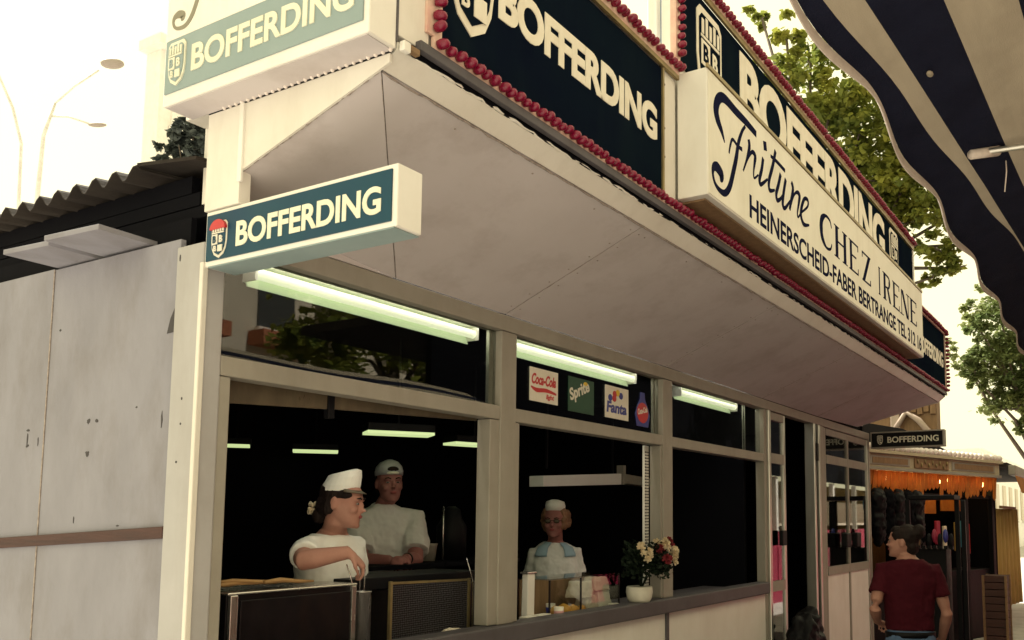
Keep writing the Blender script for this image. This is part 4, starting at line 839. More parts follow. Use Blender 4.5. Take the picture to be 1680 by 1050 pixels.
def ladle(x, y, z0, dx, dy, lab, L=.20):
    t = thing('fryer_basket', (x, y, z0), lab, 'basket')
    for s in (-.012, .012): MB().tube([(x + s, y, z0), (x + s, y - .002, z0 + .13), (x + s * .6 + dx, y + dy, z0 + L)], .0035, 8).build('wire_handle', 'steel', t, True)
    MB().tube([(x - .03, y, z0 + .02), (x - .05, y + .01, z0 + .10), (x - .065, y + .02, z0 + .155)], .003, 6).build('wire_handle', 'steel', t, True)
    MB().lathe((x, y, z0 - .10), [(.024, 0), (.028, .11)], 16).build('basket_cage', 'steel', t, True)
ladle(2.622, 2.72, 1.29, -.012, .01, 'wire fryer basket gripped by the woman in the paper cap', .17)
ladle(3.318, 2.69, 1.29, .004, 0, 'wire basket handles rising by the first window post', .16)
tg = thing('wooden_tongs', (2.18, 2.74, 1.375), 'brown wooden tongs and sticks lying on the left fryer', 'tongs')
for a, c, r in (((1.93, 2.735, 1.395), (2.36, 2.78, 1.392), .013), ((1.96, 2.755, 1.405), (2.25, 2.73, 1.398), .012), ((2.16, 2.72, 1.400), (2.40, 2.75, 1.388), .015), ((1.90, 2.76, 1.388), (2.12, 2.80, 1.392), .012)):
    a, c = Vector(a), Vector(c); MB().tube([a, a.lerp(c, .3) + Vector((0, 0, .006)), a.lerp(c, .7), c], [r * .6, r, r * .8, r * .5], 8, flat=.6).build('stick', 'wood', tg, True)
cl = MB(); cl.tube([(3.02, 2.68, 1.112), (3.10, 2.67, 1.130), (3.20, 2.68, 1.118), (3.26, 2.69, 1.106)], [.012, .032, .026, .010], 10, flat=.55)
top(remesh(cl, 'crumpled_cloth', 'paper', None, .006, 2, disp=.02, dsize=.03), (3.14, 2.68, 1.10), 'crumpled pale cloth at the foot of the mesh splash guard', 'cloth')
# second opening: display case, rolls, bags, cups
cs = thing('display_case', (4.15, 2.72, 1.10), 'small glass display case on the counter in front of the older woman', 'display case')
X0, X1, Y0, Y1, Z0, Z1 = 3.80, 4.50, 2.62, 2.82, 1.104, 1.315
for p, q in (((X0, Y0), (X0, Y1)), ((X1, Y0), (X1, Y1))):
    for (x, y) in (p, q): MB().box(x - .004, x + .004, y - .004, y + .004, Z0, Z1).build('edge_bar', 'steeldark', cs)
MB().box(X0 + .006, X1 - .006, Y0 - .0015, Y0 + .0015, Z0, Z1 - .004).build('front_glass', 'clear', cs); MB().box(X0, X1, Y0 - .005, Y1, Z1, Z1 + .006).build('top_glass', 'clear', cs)
MB().box(4.09, 4.098, Y0 - .004, Y0 + .004, Z0, Z1 - .002).build('edge_bar', 'steeldark', cs)
MB().box(X0 + .01, X1 - .01, Y1 - .01, Y1, Z0, Z1 - .004).build('back_panel', 'timber', cs)
for i, (x, y, z, r) in enumerate(((3.93, 2.66, 1.135, .034), (4.0, 2.655, 1.142, .040), (4.08, 2.66, 1.138, .038), (4.15, 2.655, 1.136, .035), (3.97, 2.70, 1.140, .036), (4.06, 2.71, 1.142, .038))):
    q = MB().ell((x, y, z), (r, r * .8, r * .85), 12, 8); top(remesh(q, 'bread_roll', 'bread', None, .006, 2, disp=.008, dsize=.03), (x, y, 1.104), ['leftmost orange roll in the front row of the glass case', 'second orange roll from the left in the glass case front row', 'third orange roll from the left in the glass case front row', 'rightmost orange roll in the front row of the glass case', 'left orange roll of the back pair in the glass case', 'right orange roll of the back pair in the glass case'][i], 'bread roll', 'rolls in the glass case')
for i, (x, z, w, h, lab) in enumerate(((4.20, 1.112, .12, .10, 'paper bag lowest in the glass case'), (4.33, 1.118, .13, .11, 'paper bag standing at the right of the glass case'), (4.12, 1.20, .15, .09, 'paper bag lying on top of the stack at left in the glass case'), (4.28, 1.23, .15, .075, 'paper bag topmost in the glass case'))):
    q = MB().hexa([(x, 2.64, z), (x + w, 2.64, z), (x + w, 2.74, z), (x, 2.74, z), (x + .01, 2.66, z + h), (x + w - .005, 2.655, z + h * .95), (x + w - .01, 2.72, z + h * .9), (x, 2.72, z + h)])
    top(remesh(q, 'paper_bag', 'paper' if i != 1 else 'signface', None, .006, 2, disp=.014, dsize=.03), (x + w / 2, 2.71, z), lab, 'paper bag', 'paper bags in the glass case')
for x, lab, mt in ((3.855, 'pink-labelled cup just left of the rolls', 'cup'), (3.985, 'white cup behind the rolls in the glass case', 'stick')):
    y = 2.60 if x < 3.9 else 2.74; t = thing('cup', (x, y, 1.104), lab, 'cup')
    MB().lathe((x, y, 1.104), [(.020, 0), (.026, .075), (.024, .075)], 18).build('cup_wall', 'stick', t, True); MB().lathe((x, y, 1.104), [(.0222, .012), (.0262, .055), (.0255, .056)], 18).build('label_band', mt if mt == 'cup' else 'fan', t, True)
vd = thing('straw_dispenser', (3.70, 2.68, 1.104), 'pale upright straw dispenser beside the first window post', 'dispenser')
MB().hexa([(3.665, 2.66, 1.104), (3.725, 2.66, 1.104), (3.725, 2.70, 1.104), (3.665, 2.70, 1.104), (3.672, 2.662, 1.352), (3.732, 2.662, 1.352), (3.732, 2.70, 1.352), (3.672, 2.70, 1.352)]).build('column', 'white', vd, bevel=.005)
MB().box(3.66, 3.738, 2.655, 2.705, 1.352, 1.362).build('lid', 'steel', vd, bevel=.003)
for i, (x, w, lab) in enumerate(((3.585, .09, 'white paper tray leftmost on the sill of the second opening'), (3.69, .11, 'white paper tray right of the leftmost tray on the sill'), (4.42, .06, 'small white sauce pot between the glass case and the flower pot'))):
    q = MB(); q.hexa([(x + .008, 2.612, 1.104), (x + w - .008, 2.612, 1.104), (x + w - .008, 2.65, 1.104), (x + .008, 2.65, 1.104), (x, 2.606, 1.150), (x + w, 2.606, 1.150), (x + w, 2.655, 1.150), (x, 2.655, 1.150)]); top(q.build('paper_tray' if i < 2 else 'sauce_pot', 'stick', None, bevel=.004), (x + w / 2, 2.63, 1.104), lab, 'tray' if i < 2 else 'pot')
# flowers
fl = thing('flower_pot', (4.60, 2.53, 1.149), 'bouquet of cream and dark red flowers in a white pot on the sill', 'flowers')
MB().lathe((4.60, 2.54, 1.150), [(.060, 0), (.072, .02), (.078, .055), (.076, .085), (.070, .09), (.066, .09)], 24).build('pot', 'stick', fl, True)
ms = MB()
for i in range(1500):
    a = rnd.uniform(0, 6.283); c = rnd.uniform(-.7, 1); rr_ = rnd.uniform(.4, 1); p = Vector((4.575 + .175 * rr_ * math.cos(a) * (1 - c * c * .5) ** .5, 2.47 + .13 * rr_ * math.sin(a), 1.375 + .125 * rr_ * c))
    d1 = Vector((rnd.uniform(-1, 1), rnd.uniform(-1, 1), rnd.uniform(-.6, 1))).normalized(); d2 = d1.cross(Vector((rnd.uniform(-1, 1), rnd.uniform(-1, 1), rnd.uniform(-1, 1)))).normalized(); s = rnd.uniform(.016, .034)
    ms.add([p, p + d1 * s * .5 + d2 * s * .35, p + d1 * s * 1.1, p + d1 * s * .5 - d2 * s * .35], [(0, 1, 2, 3)])
tag(ms.build('foliage', 'leafy', fl), kind='stuff')
for i in range(7): a = i * .9; MB().tube([(4.60, 2.53, 1.22), (4.60 + .05 * math.cos(a), 2.51 + .03 * math.sin(a), 1.32), (4.62 + .11 * math.cos(a), 2.48 + .07 * math.sin(a), 1.40)], .004, 6).build('stem', 'leafy', fl, True)
def bloom(p, r, mt):
    q = MB(); p = Vector(p)
    for k in range(34):
        v = Vector((rnd.gauss(0, 1), rnd.gauss(0, 1) - .3, rnd.gauss(0, 1) + .3)).normalized(); w = v.cross(Vector((rnd.gauss(0, 1), rnd.gauss(0, 1), rnd.gauss(0, 1)))).normalized(); s = r * rnd.uniform(.5, .8)
        q.add([p + v * r * .25, p + v * r * .8 + w * s * .5, p + v * r * 1.1, p + v * r * .8 - w * s * .5], [(0, 1, 2, 3)])
    q.ell(p, (r * .5, r * .5, r * .5), 8, 6); q.build('blossom', mt, fl)
for x, y, z, r, mt in ((4.455, 2.40, 1.475, .028, 'petal'), (4.49, 2.37, 1.445, .026, 'petal'), (4.47, 2.37, 1.405, .024, 'petal'), (4.52, 2.38, 1.425, .020, 'petal'), (4.44, 2.38, 1.44, .018, 'petal'), (4.60, 2.36, 1.482, .026, 'petal'), (4.635, 2.36, 1.495, .030, 'petal'), (4.66, 2.36, 1.465, .024, 'petal'), (4.60, 2.40, 1.50, .02, 'petal'), (4.70, 2.38, 1.50, .03, 'redpetal'), (4.74, 2.38, 1.485, .028, 'redpetal'), (4.57, 2.36, 1.46, .03, 'redpetal'), (4.62, 2.34, 1.40, .032, 'redpetal'), (4.745, 2.36, 1.445, .030, 'petal'), (4.77, 2.37, 1.415, .028, 'petal'), (4.76, 2.36, 1.38, .022, 'petal'), (4.735, 2.36, 1.41, .02, 'petal')): bloom((x - .055 - .03 * (x < 4.56), y, z), r, mt)
# shelf rail deeper inside
hr_ = thing('hanging_rail_box', (6.0, 3.5, 1.88), 'long pale ventilation box hanging inside behind the older woman', 'ventilation box')
MB().hexa([(4.99, 3.5, 1.848), (6.05, 3.5, 1.898), (6.05, 3.62, 1.898), (4.99, 3.62, 1.848), (4.99, 3.5, 1.922), (6.05, 3.5, 1.985), (6.05, 3.62, 1.985), (4.99, 3.62, 1.922)]).build('pale_section', 'coat', hr_, bevel=.004)
MB().hexa([(6.11, 3.5, 1.91), (6.59, 3.5, 1.90), (6.59, 3.62, 1.90), (6.11, 3.62, 1.91), (6.11, 3.5, 1.985), (6.59, 3.5, 1.965), (6.59, 3.62, 1.965), (6.11, 3.62, 1.985)]).build('brown_section', 'frame', hr_, bevel=.004)
MB().box(6.06, 6.10, 3.49, 3.55, 1.90, 2.05).build('joint_plate', 'frame', hr_)
for x in (5.1, 6.0): MB().box(x, x + .015, 3.55, 3.565, 1.98, 2.62).build('hanger', 'black', hr_)
# urn, bucket and poster between man and post
ur = thing('coffee_urn', (4.20, 3.62, 1.384), 'black drinks machine behind the man near the first window post', 'machine')
MB().lathe((4.20, 3.62, 1.384), [(.09, 0), (.09, .20), (.06, .25), (.05, .30), (.02, .32)], 20).build('urn_body', 'black', ur, True); MB().tube([(4.08, 3.58, 1.384), (4.08, 3.58, 1.70)], .005, 6).build('urn_pipe', 'steel', ur, True)
bk = MB().lathe((3.97, 3.60, 1.384), [(.045, 0), (.056, .09), (.060, .10), (.054, .10)], 20).build('plastic_tub', 'frame', None, True); top(bk, (3.97, 3.60, 1.384), 'dull grey tub just right of the man', 'tub')
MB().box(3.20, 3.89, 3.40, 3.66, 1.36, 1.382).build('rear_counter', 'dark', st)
pn = thing('notice_board', (4.55, 3.6, 1.4), 'dim price notice with a red heading behind the first window post', 'notice')
MB().box(4.42, 4.68, 3.60, 3.61, 1.40, 1.72).build('sheet', 'sill', pn); MB().box(4.43, 4.56, 3.594, 3.599, 1.66, 1.70).build('heading', 'magenta', pn); MB().box(4.50, 4.52, 3.612, 3.63, 1.384, 1.45).build('stand', 'dark', pn)
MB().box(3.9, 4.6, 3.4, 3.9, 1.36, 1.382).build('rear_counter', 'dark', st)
# ---- drink stickers on the second upper pane
def sticker(x0, x1, z0, z1, base, label):
    t = thing('window_sticker', ((x0 + x1) / 2, 2.558, z0), label, 'sticker'); MB().box(x0, x1, 2.5565, 2.5592, z0, z1).build('sheet', base, t); return t
s1 = sticker(3.520, 3.765, 2.205, 2.372, 'stick', 'white sticker with red wave script, leftmost in the second upper window')
t = MB(); text_on(t, 'Coca-Cola', (3.535, 2.5565, 2.290), FU, FV, FN, .21, .055, .035, .3, d=.001); t.build('lettering', 'coke', s1)
vs, fs = stroke2d([(3.53, 2.275), (3.58, 2.262), (3.66, 2.268), (3.75, 2.258)], [.008, .022, .02, .01]); flat_on(MB(), vs, fs, (0, 2.5565, 0), FU, FV, FN, .001).build('wave', 'coke', s1)
t = MB(); text_on(t, 'light', (3.66, 2.5565, 2.218), FU, FV, FN, .07, .032, .03, .2, d=.001); t.build('lettering', 'coke', s1)
s2 = sticker(3.862, 4.115, 2.19, 2.374, 'spr', 'dark green sticker with slanted white word in the second upper window')
t = MB(); text_on(t, 'Sprite', (3.89, 2.5565, 2.225), (.93, 0, .36), (-.25, 0, .97), FN, .20, .085, .03, d=.001); t.build('lettering', 'stick', s2)
MB().ell((4.03, 2.5562, 2.35), (.022, .0012, .012), 10, 6).build('lemon', 'yel', s2, True)
s3 = sticker(4.235, 4.497, 2.195, 2.378, 'stick', 'white sticker with blue word and orange fruit in the second upper window')
t = MB(); text_on(t, 'Fanta', (4.25, 2.5565, 2.225), FU, FV, FN, .225, .065, .04, .1, d=.001); t.build('lettering', 'fan', s3)
for x, z, mt in ((4.34, 2.335, 'coke'), (4.375, 2.345, 'yel'), (4.41, 2.332, 'fan'), (4.335, 2.31, 'coke'), (4.29, 2.31, 'fan')): MB().ell((x, 2.556, z), (.024, .001, .020), 10, 6).build('fruit', mt, s3, True)
s4 = thing('window_sticker', (4.67, 2.558, 2.175), 'bottle-shaped red and blue sticker, rightmost in the second upper window', 'sticker')
pts = [(4.60, 2.18), (4.74, 2.18), (4.76, 2.25), (4.735, 2.30), (4.70, 2.345), (4.695, 2.385), (4.645, 2.385), (4.64, 2.345), (4.605, 2.30), (4.58, 2.25)]
MB().prism([(x, 2.5592, z) for x, z in pts], (0, -.0027, 0)).build('bottle_shape', 'fan', s4, fix=True); MB().ell((4.67, 2.556, 2.262), (.072, .0015, .062), 18, 8).build('disc', 'coke', s4, True)
t = MB(); text_on(t, 'Coca-Cola', (4.61, 2.5542, 2.245), (.97, 0, .22), (-.2, 0, .97), FN, .12, .036, .03, .3, d=.001); t.build('lettering', 'stick', s4)
# black bag at the doorway
bb = MB(); bb.ell((6.95, 2.33, .42), (.27, .17, .42), 16, 12); bb.ell((6.80, 2.30, .62), (.16, .13, .30), 12, 8); bb.ell((7.02, 2.34, .76), (.14, .11, .16), 12, 8)
top(remesh(bb, 'refuse_bag', 'black', None, .018, 1, disp=.10, dsize=.09), (6.93, 2.33, 0.0), 'bulging black refuse bag standing in front of the doorway', 'bag')
# ================================================================== striped awning of the stall opposite
AW = thing('striped_awning', (2.5, 0.1, 2.6), 'navy and cream striped awning overhead at the right, with a scalloped hem', 'awning')
def edgeY(x): return 0.445 + 0.030 * max(0, 1.75 - x) + 0.010 * (x - 2.2) ** 2 * (0.35 if x > 2.2 else 0) + 0.010 * math.sin(x * 9.5) * min(1, x)
def awz(x, y): return 2.5 + 0.45 * (0.46 - y) - 0.012 * math.sin(x * 3.1) * min(1, max(0, (0.46 - y) * 3))
NX = 90; XS = [0.9 + 5.4 * (i / NX) for i in range(NX + 1)]
b1 = lambda x: 0.432 - 0.062 * (x - 1.35) + 0.004 * math.sin(x * 9.5)
b2 = lambda x: 0.385 - 0.045 * (x - 1.35) + 0.012 * max(0, x - 2.6)
b3 = lambda x: 0.278 - 0.024 * (x - 1.35)
bounds = [edgeY, b1, b2, b3] + [(lambda x, k=k: b3(x) - 0.11 * k) for k in range(1, 4)]
for k in range(len(bounds) - 1):
    mb = MB(); vs_ = []; nv = 4
    for x in XS:
        ya, yb = bounds[k](x), bounds[k + 1](x)
        if k == 0: yb = min(yb, ya - 0.01)
        for j in range(nv + 1): y = ya + (yb - ya) * j / nv; vs_.append((x, y, awz(x, y)))
    mb.add(vs_, [(i * (nv + 1) + j, i * (nv + 1) + j + 1, (i + 1) * (nv + 1) + j + 1, (i + 1) * (nv + 1) + j) for i in range(NX) for j in range(nv)])
    mb.build('stripe', 'stripe_navy' if k % 2 == 0 else 'stripe_cream', AW, True)
sm_ = MB(); vs_ = []
for i, x in enumerate([0.9 + 5.4 * i / 360 for i in range(361)]):
    d = 0.006 + 0.016 * abs(math.sin(x * 4.75 + .6)); y = edgeY(x)
    for q in ((y, awz(x, y)), (y + 0.004, awz(x, y) - d * .5), (y + 0.001, awz(x, y) - d)): vs_.append((x, *q))
sm_.add(vs_, [(i * 3 + j, i * 3 + j + 1, i * 3 + j + 4, i * 3 + j + 3) for i in range(360) for j in range(2)])
o = sm_.build('scalloped_hem', 'hem', AW, True); o.modifiers.new('t', 'SOLIDIFY').thickness = .003
MB().tube([(2.33, .326, 2.545), (2.40, .27, 2.57)], [.012, .014], 10).build('arm_sleeve', 'hem', AW, True)
MB().tube([(2.36, .30, 2.558), (2.62, -.12, 2.64), (2.62, -.28, 2.66)], .008, 8).build('awning_arm', 'alu', AW, True)
MB().tube([(2.50, .262, 2.578), (2.505, .262, 2.55), (2.52, .270, 2.50)], .0018, 5).build('cord', 'hem', AW, True)
MB().ell((1.86, .334, 2.549), (.014, .007, .004), 10, 6).build('eyelet_patch', 'stripe_cream', AW, True)
OS = thing('opposite_stall', (3.7, -1.2, 0), 'dark timber stall across the alley carrying the striped awning, seen only as a reflection', 'stall')
for n_, mt, a in (('counter', 'magenta', (1.3, 6.6, -.50, -.30, 0.0, 1.05)), ('counter_top', 'frame', (1.25, 6.65, -.55, -.24, 1.052, 1.09)), ('back_wall', 'timber', (1.3, 6.6, -2.4, -2.3, 0.0, 2.68)), ('lintel', 'timber', (1.2, 6.6, -.36, -.28, 2.52, 2.68)), ('roof', 'rust', (1.1, 6.7, -2.5, -.3, 2.682, 2.72))): MB().box(*a).build(n_, mt, OS)
for x in (1.3, 3.9, 6.5): MB().box(x, x + .08, -.36, -.28, 1.092, 2.518).build('post', 'timber', OS)
for i in range(5): MB().box(1.5 + i, 2.3 + i, -.299, -.285, .3, .9).build('panel', ('frame', 'magenta')[i % 2], OS)
OS2 = thing('opposite_booth', (25, -2, 0), 'crimson booth farther along the street, seen only as a reflection', 'stall')
for n_, mt, a in (('counter', 'magenta', (6.9, 40.0, -1.5, -1.2, 0.0, 1.40)), ('shelf_goods', 'paper', (6.9, 40.0, -2.1, -1.8, 1.5, 2.1)), ('back_wall', 'yellow', (6.9, 40.0, -2.8, -2.7, 0.0, 2.6)), ('roof', 'rust', (6.8, 40.2, -3.0, -1.0, 3.7, 3.8)), ('fascia', 'dark', (6.8, 40.2, -1.12, -1.05, 2.5, 3.69))): MB().box(*a).build(n_, mt, OS2)  # fascia made tall to keep sky out of the door reflections
for k in range(16): MB().box(9.5 + k * 1.9, 10.3 + k * 1.9, -1.199, -1.18, .35, 1.1).build('counter_panel', ('frame', 'magenta', 'timber')[k % 3], OS2); MB().box(9.2 + k * 1.9, 9.3 + k * 1.9, -1.2, -1.1, 1.402, 2.49).build('post', 'white', OS2)
# ================================================================== buildings across the street (reflected in the panes)
def block(name, label, x0, x1, y, h, n, rows, depth=9, wmat='facade', face=1, win='winglass', bal=False):
    t = thing(name, ((x0 + x1) / 2, y - face * depth / 2, 0), label, 'building')
    MB().box(x0, x1, min(y, y - face * depth), max(y, y - face * depth), 0, h).build('wall', wmat, t)
    w = (x1 - x0) / n; zs = 3.2 if h > 6 else 1.0; hh = (h - zs - .3) / rows
    for i in range(n):
        for j in range(rows):
            a = x0 + w * (i + .28); zb = zs + hh * (j + .2)
            f = MB().box(a, a + w * .44, min(y, y + face * .05), max(y, y + face * .05), zb, zb + hh * .58).build('window', win, t)
            MB().box(a - .08, a + w * .44 + .08, min(y + face * .02, y + face * .2), max(y + face * .02, y + face * .2), zb - .14, zb - .01).build('sill', 'white', f)
            if bal: MB().box(a - .25, a + w * .44 + .25, min(y + face * .02, y + face * .6), max(y + face * .02, y + face * .6), zb - .5, zb - .15).build('balcony', 'brickred', t)
    MB().box(x0 - .3, x1 + .3, min(y - face * depth, y + face * .4), max(y - face * depth, y + face * .4), h + .001, h + .35).build('cornice', 'white', t)
    return t
block('apartment_building', 'apartment block across the street with red balconies, reflected in the first upper window', -6, 16, -13.5, 14, 9, 4, bal=True)
block('apartment_building', 'second apartment block across the street behind the trees, seen in reflections', 17, 46, -13.0, 11, 11, 3)
# far buildings: pale walls and windows stand for overexposure
block('pale_building', 'pale overexposed building far behind at the right edge', 44, 70, 6.5, 4.6, 9, 1, face=-1, win='facade', depth=12, wmat='white')
block('pale_building', 'pale hazy tower behind the corrugated roof at the left', 17.2, 20.6, 28.0, 17.5, 2, 5, face=-1, win='white', depth=.8, wmat='white')
# ================================================================== street lamp, pole at the left
SL = thing('street_lamp', (12.9, 26.2, 0), 'tall thin double-headed street lamp against the bright sky at the left', 'street lamp')
MB().tube([(12.72, 26.3, 0), (12.70, 26.2, 8), (12.75, 26.05, 12.3), (12.86, 25.8, 13.2)], [.10, .08, .05, .04], 10).build('pole', 'metalpale', SL, True)
MB().tube([(12.86, 25.8, 13.2), (13.1, 25.3, 13.7), (13.4, 24.7, 14.15)], .026, 8).build('arm', 'metalpale', SL, True); MB().tube([(12.80, 25.95, 12.85), (13.1, 25.5, 12.85), (13.4, 25.0, 12.65)], .026, 8).build('arm', 'metalpale', SL, True)
Rl = Matrix.Rotation(math.atan2(-.5, .28), 3, 'Z')
MB().ell((13.57, 24.36, 14.33), (.33, .17, .14), 14, 8, Rl).build('lamp_head', 'lampgrey', SL, True); MB().ell((13.51, 24.80, 12.62), (.26, .09, .06), 14, 8, Rl).build('lamp_head', 'lampgrey', SL, True)
PL = thing('flag_pole', (12.3, 26.9, 0), 'thin bent pole at the far left edge against the sky', 'pole')
MB().tube([(12.62, 26.8, 0), (12.60, 26.8, 10.2), (12.50, 26.68, 12.1), (12.30, 26.85, 13.1), (12.02, 27.1, 13.95), (11.8, 27.3, 14.4)], [.06, .05, .04, .035, .03, .02], 8).build('shaft', 'metalpale', PL, True); MB().ell((11.8, 27.3, 14.42), (.06, .06, .06), 8, 6).build('finial', 'metalpale', PL, True)
# ================================================================== trees
def leaf_mesh(mb, p, d, n, s):
    w = d.cross(n).normalized(); c = p + d * s * .5 - n * s * .06
    mb.add([p, p + d * s * .25 + w * s * .5, p + d * s * .62 + w * s * .34, p + d * s, p + d * s * .62 - w * s * .34, p + d * s * .25 - w * s * .5, c], [(0, 1, 6), (1, 2, 6), (2, 3, 6), (3, 4, 6), (4, 5, 6), (5, 0, 6)])
def tree(name, label, base, h, clumps, leaf_n, leaf_s, mt='leaf', trunk_r=.22, seed=1, group=None):
    r_ = random.Random(seed); t = thing(name, base, label, 'tree', group); b = Vector(base)
    tr = MB(); top_ = b + Vector((0, 0, h)); tr.tube([b, b + Vector((.1, .05, h * .35)), b + Vector((-.1, .1, h * .7)), top_], [trunk_r, trunk_r * .8, trunk_r * .55, trunk_r * .2], 10)
    tr.build('trunk', 'bark', t, True)
    mb = MB(); br = MB(); tot = sum(c[3] ** 2 for c in clumps)
    for cx_, cy_, cz_, cr in clumps:
        c = Vector((cx_, cy_, cz_)); a = b + Vector((0, 0, h * r_.uniform(.45, .85))); mid = a.lerp(c, .5) + Vector((r_.uniform(-.3, .3), r_.uniform(-.3, .3), r_.uniform(.0, .4)))
        br.tube([a, mid, c, c + Vector((r_.uniform(-1, 1), r_.uniform(-1, 1), r_.uniform(-.2, 1))) * cr * .5], [trunk_r * .3, trunk_r * .16, .02, .008], 6)
        k = int(leaf_n * cr ** 2 / tot); twigs = [(c + Vector((r_.gauss(0, 1), r_.gauss(0, 1), r_.gauss(0, .8))) * cr * .48, r_.uniform(.25, .6) * cr * .5) for _ in range(max(4, int(k / 38)))]
        for i in range(k):
            q, qr = twigs[i % len(twigs)]; p = q + Vector((r_.gauss(0, 1), r_.gauss(0, 1), r_.gauss(0, .7))) * qr * .55
            d = Vector((r_.uniform(-1, 1), r_.uniform(-1, 1), r_.uniform(-1.1, .3))).normalized(); n = Vector((r_.uniform(-.7, .7), r_.uniform(-.7, .7), 1)).normalized(); leaf_mesh(mb, p, d, n, leaf_s * r_.uniform(.65, 1.25))
    br.build('branches', 'bark', t, True); tag(mb.build('crown', mt, t), kind='stuff')
    return t
def dpt(px, py, t):                # a point t metres ahead of the camera, for the outline of a crown
    f = 1464.17; v = cx * ((px - 1028.5) / f) - cy * ((py - 708.0) / f) - cz; return Vector((0, 0, 1.62)) + v * t
def cl(*L): return [(*dpt(px, py, t), r) for px, py, t, r in L]
tree('plane_tree', 'large leafy plane tree rising behind the signs, yellow-green where light comes through', (13.9, 4.6, 0), 7.5,
     cl((1290, 60, 14, .40), (1330, 105, 14.4, .55), (1300, 130, 14, .45), (1365, 165, 13.8, .6), (1345, 210, 14.6, .7), (1410, 220, 14.2, .75), (1400, 290, 14.5, .8), (1460, 300, 14, .75), (1480, 370, 14.2, .6), (1440, 350, 14.8, .7), (1520, 340, 14.4, .5), (1500, 260, 14, .6), (1450, 160, 14.6, .7), (1540, 410, 14, .38), (1570, 440, 14.1, .32), (1590, 400, 14.1, .30), (1600, 330, 14.5, .6), (1250, 30, 14.3, .25), (1530, 455, 14.3, .22), (1560, 130, 14.4, .9), (1640, 250, 14.6, .9), (1500, 40, 14.6, .9)), 22000, .098, seed=3, group='street trees')
tree('plane_tree', 'second paler tree lower at the right edge beyond the awning', (22.2, 1.6, 0), 4.6,
     cl((1600, 530, 20, .45), (1640, 510, 20.4, .6), (1580, 590, 20, .40), (1620, 580, 20.2, .6), (1670, 560, 20.4, .8), (1600, 620, 20, .42), (1650, 630, 20.3, .6), (1690, 640, 20.2, .7), (1640, 670, 20, .40), (1680, 700, 20, .35), (1720, 600, 20.5, 1.0)), 13000, .10, mt='leaf2', seed=5, group='street trees')
tree('plane_tree', 'tree added across the alley to darken the window reflections', (12.5, -7.2, 0), 6.5,  # added out of view; darkens reflections and the light at the right
     [(11.0, -7.4, 4.6, 1.2), (12.6, -7.0, 5.2, 1.5), (14.2, -7.4, 4.8, 1.3), (12.2, -7.8, 6.6, 1.4), (13.8, -6.6, 6.4, 1.3), (11.2, -6.8, 6.2, 1.1), (12.8, -7.2, 7.6, 1.2)], 9000, .16, seed=11, group='street trees')
tree('conifer', 'dark ragged conifer between the side sign and the corrugated roof', (13.7, 20.2, 0), 10.2,
     cl((290, 215, 23, .22), (280, 245, 23.2, .25), (268, 262, 23, .2), (315, 200, 23, .4), (322, 215, 23, .35), (312, 240, 23, .40), (325, 262, 23, .5), (298, 235, 23.2, .16), (300, 258, 23.2, .22), (345, 230, 23, .6), (330, 190, 23, .3)), 3600, .17, mt='needle', trunk_r=.12, seed=9)
# ================================================================== neighbouring booths at the right
E1 = Vector((0.947, -0.321, 0)); N1 = Vector((0.321, 0.947, 0)); Q0 = Vector((10.62, 2.78, 0)); UP = Vector((0, 0, 1))
NB = thing('fair_booth', (12.4, 2.9, 0), 'dark neighbouring fair booth with glowing orange fringe and bulbs along its eave', 'fair booth')
def nb(name, mt, s0, s1, n0, n1, z0, z1, parent=None, bevel=0.0): return MB().obox(Q0 + E1 * s0 + N1 * n0 + UP * z0, E1 * (s1 - s0), N1 * (n1 - n0), UP * (z1 - z0)).build(name, mt, parent or NB, bevel=bevel)
nb('fascia', 'cream_board', -.1, 3.35, .0, .06, 2.27, 2.43, bevel=.004); nb('cornice', 'cream_board', -.12, 3.38, -.05, .08, 2.432, 2.47, bevel=.004); nb('lower_moulding', 'frame', -.12, 3.38, -.02, .07, 2.235, 2.268, bevel=.003)
for s0, s1 in ((.05, .95), (2.0, 3.2)): nb('fascia_panel', 'frame', s0, s1, -.012, -.001, 2.295, 2.405, bevel=.006); nb('fascia_inset', 'timber', s0 + .06, s1 - .06, -.018, -.0125, 2.315, 2.385)
nb('scroll_ornament', 'timber', 1.05, 1.9, -.02, -.001, 2.285, 2.415, bevel=.02)
for i in range(9): MB().ell(Q0 + E1 * (1.12 + i * .09) + N1 * -.024 + UP * (2.35 + .02 * (-1) ** i), (.026, .012, .03), 8, 6).build('scroll_boss', 'gold', NB, True)
for i in range(30): MB().ell(Q0 + E1 * (-.08 + i * .117) + N1 * -.02 + UP * 2.508, (.046, .046, .046), 10, 8).build('eave_bulb', 'whitebulb', NB, True)
nb('roof', 'dark', -.1, 3.4, .1, 2.4, 2.475, 2.56); MB().prism([Q0 + E1 * -.1 + N1 * .05 + UP * 2.562, Q0 + E1 * 2.0 + N1 * .05 + UP * 2.562, Q0 + E1 * .9 + N1 * .05 + UP * 2.78, Q0 + E1 * -.1 + N1 * .05 + UP * 2.80], N1 * 2.0).build('roof_hump', 'black', NB, fix=True)
for i in range(34):
    s0 = .0 + i * .098; L = rnd.uniform(.16, .30); MB().prism([Q0 + E1 * s0 + N1 * .03 + UP * 2.233, Q0 + E1 * (s0 + .085) + N1 * .03 + UP * 2.233, Q0 + E1 * (s0 + .085) + N1 * .05 + UP * (2.233 - L), Q0 + E1 * (s0 + .042) + N1 * .05 + UP * (2.20 - L), Q0 + E1 * s0 + N1 * .05 + UP * (2.233 - L)], N1 * .008).build('fringe_tab', 'orange', NB, fix=True)
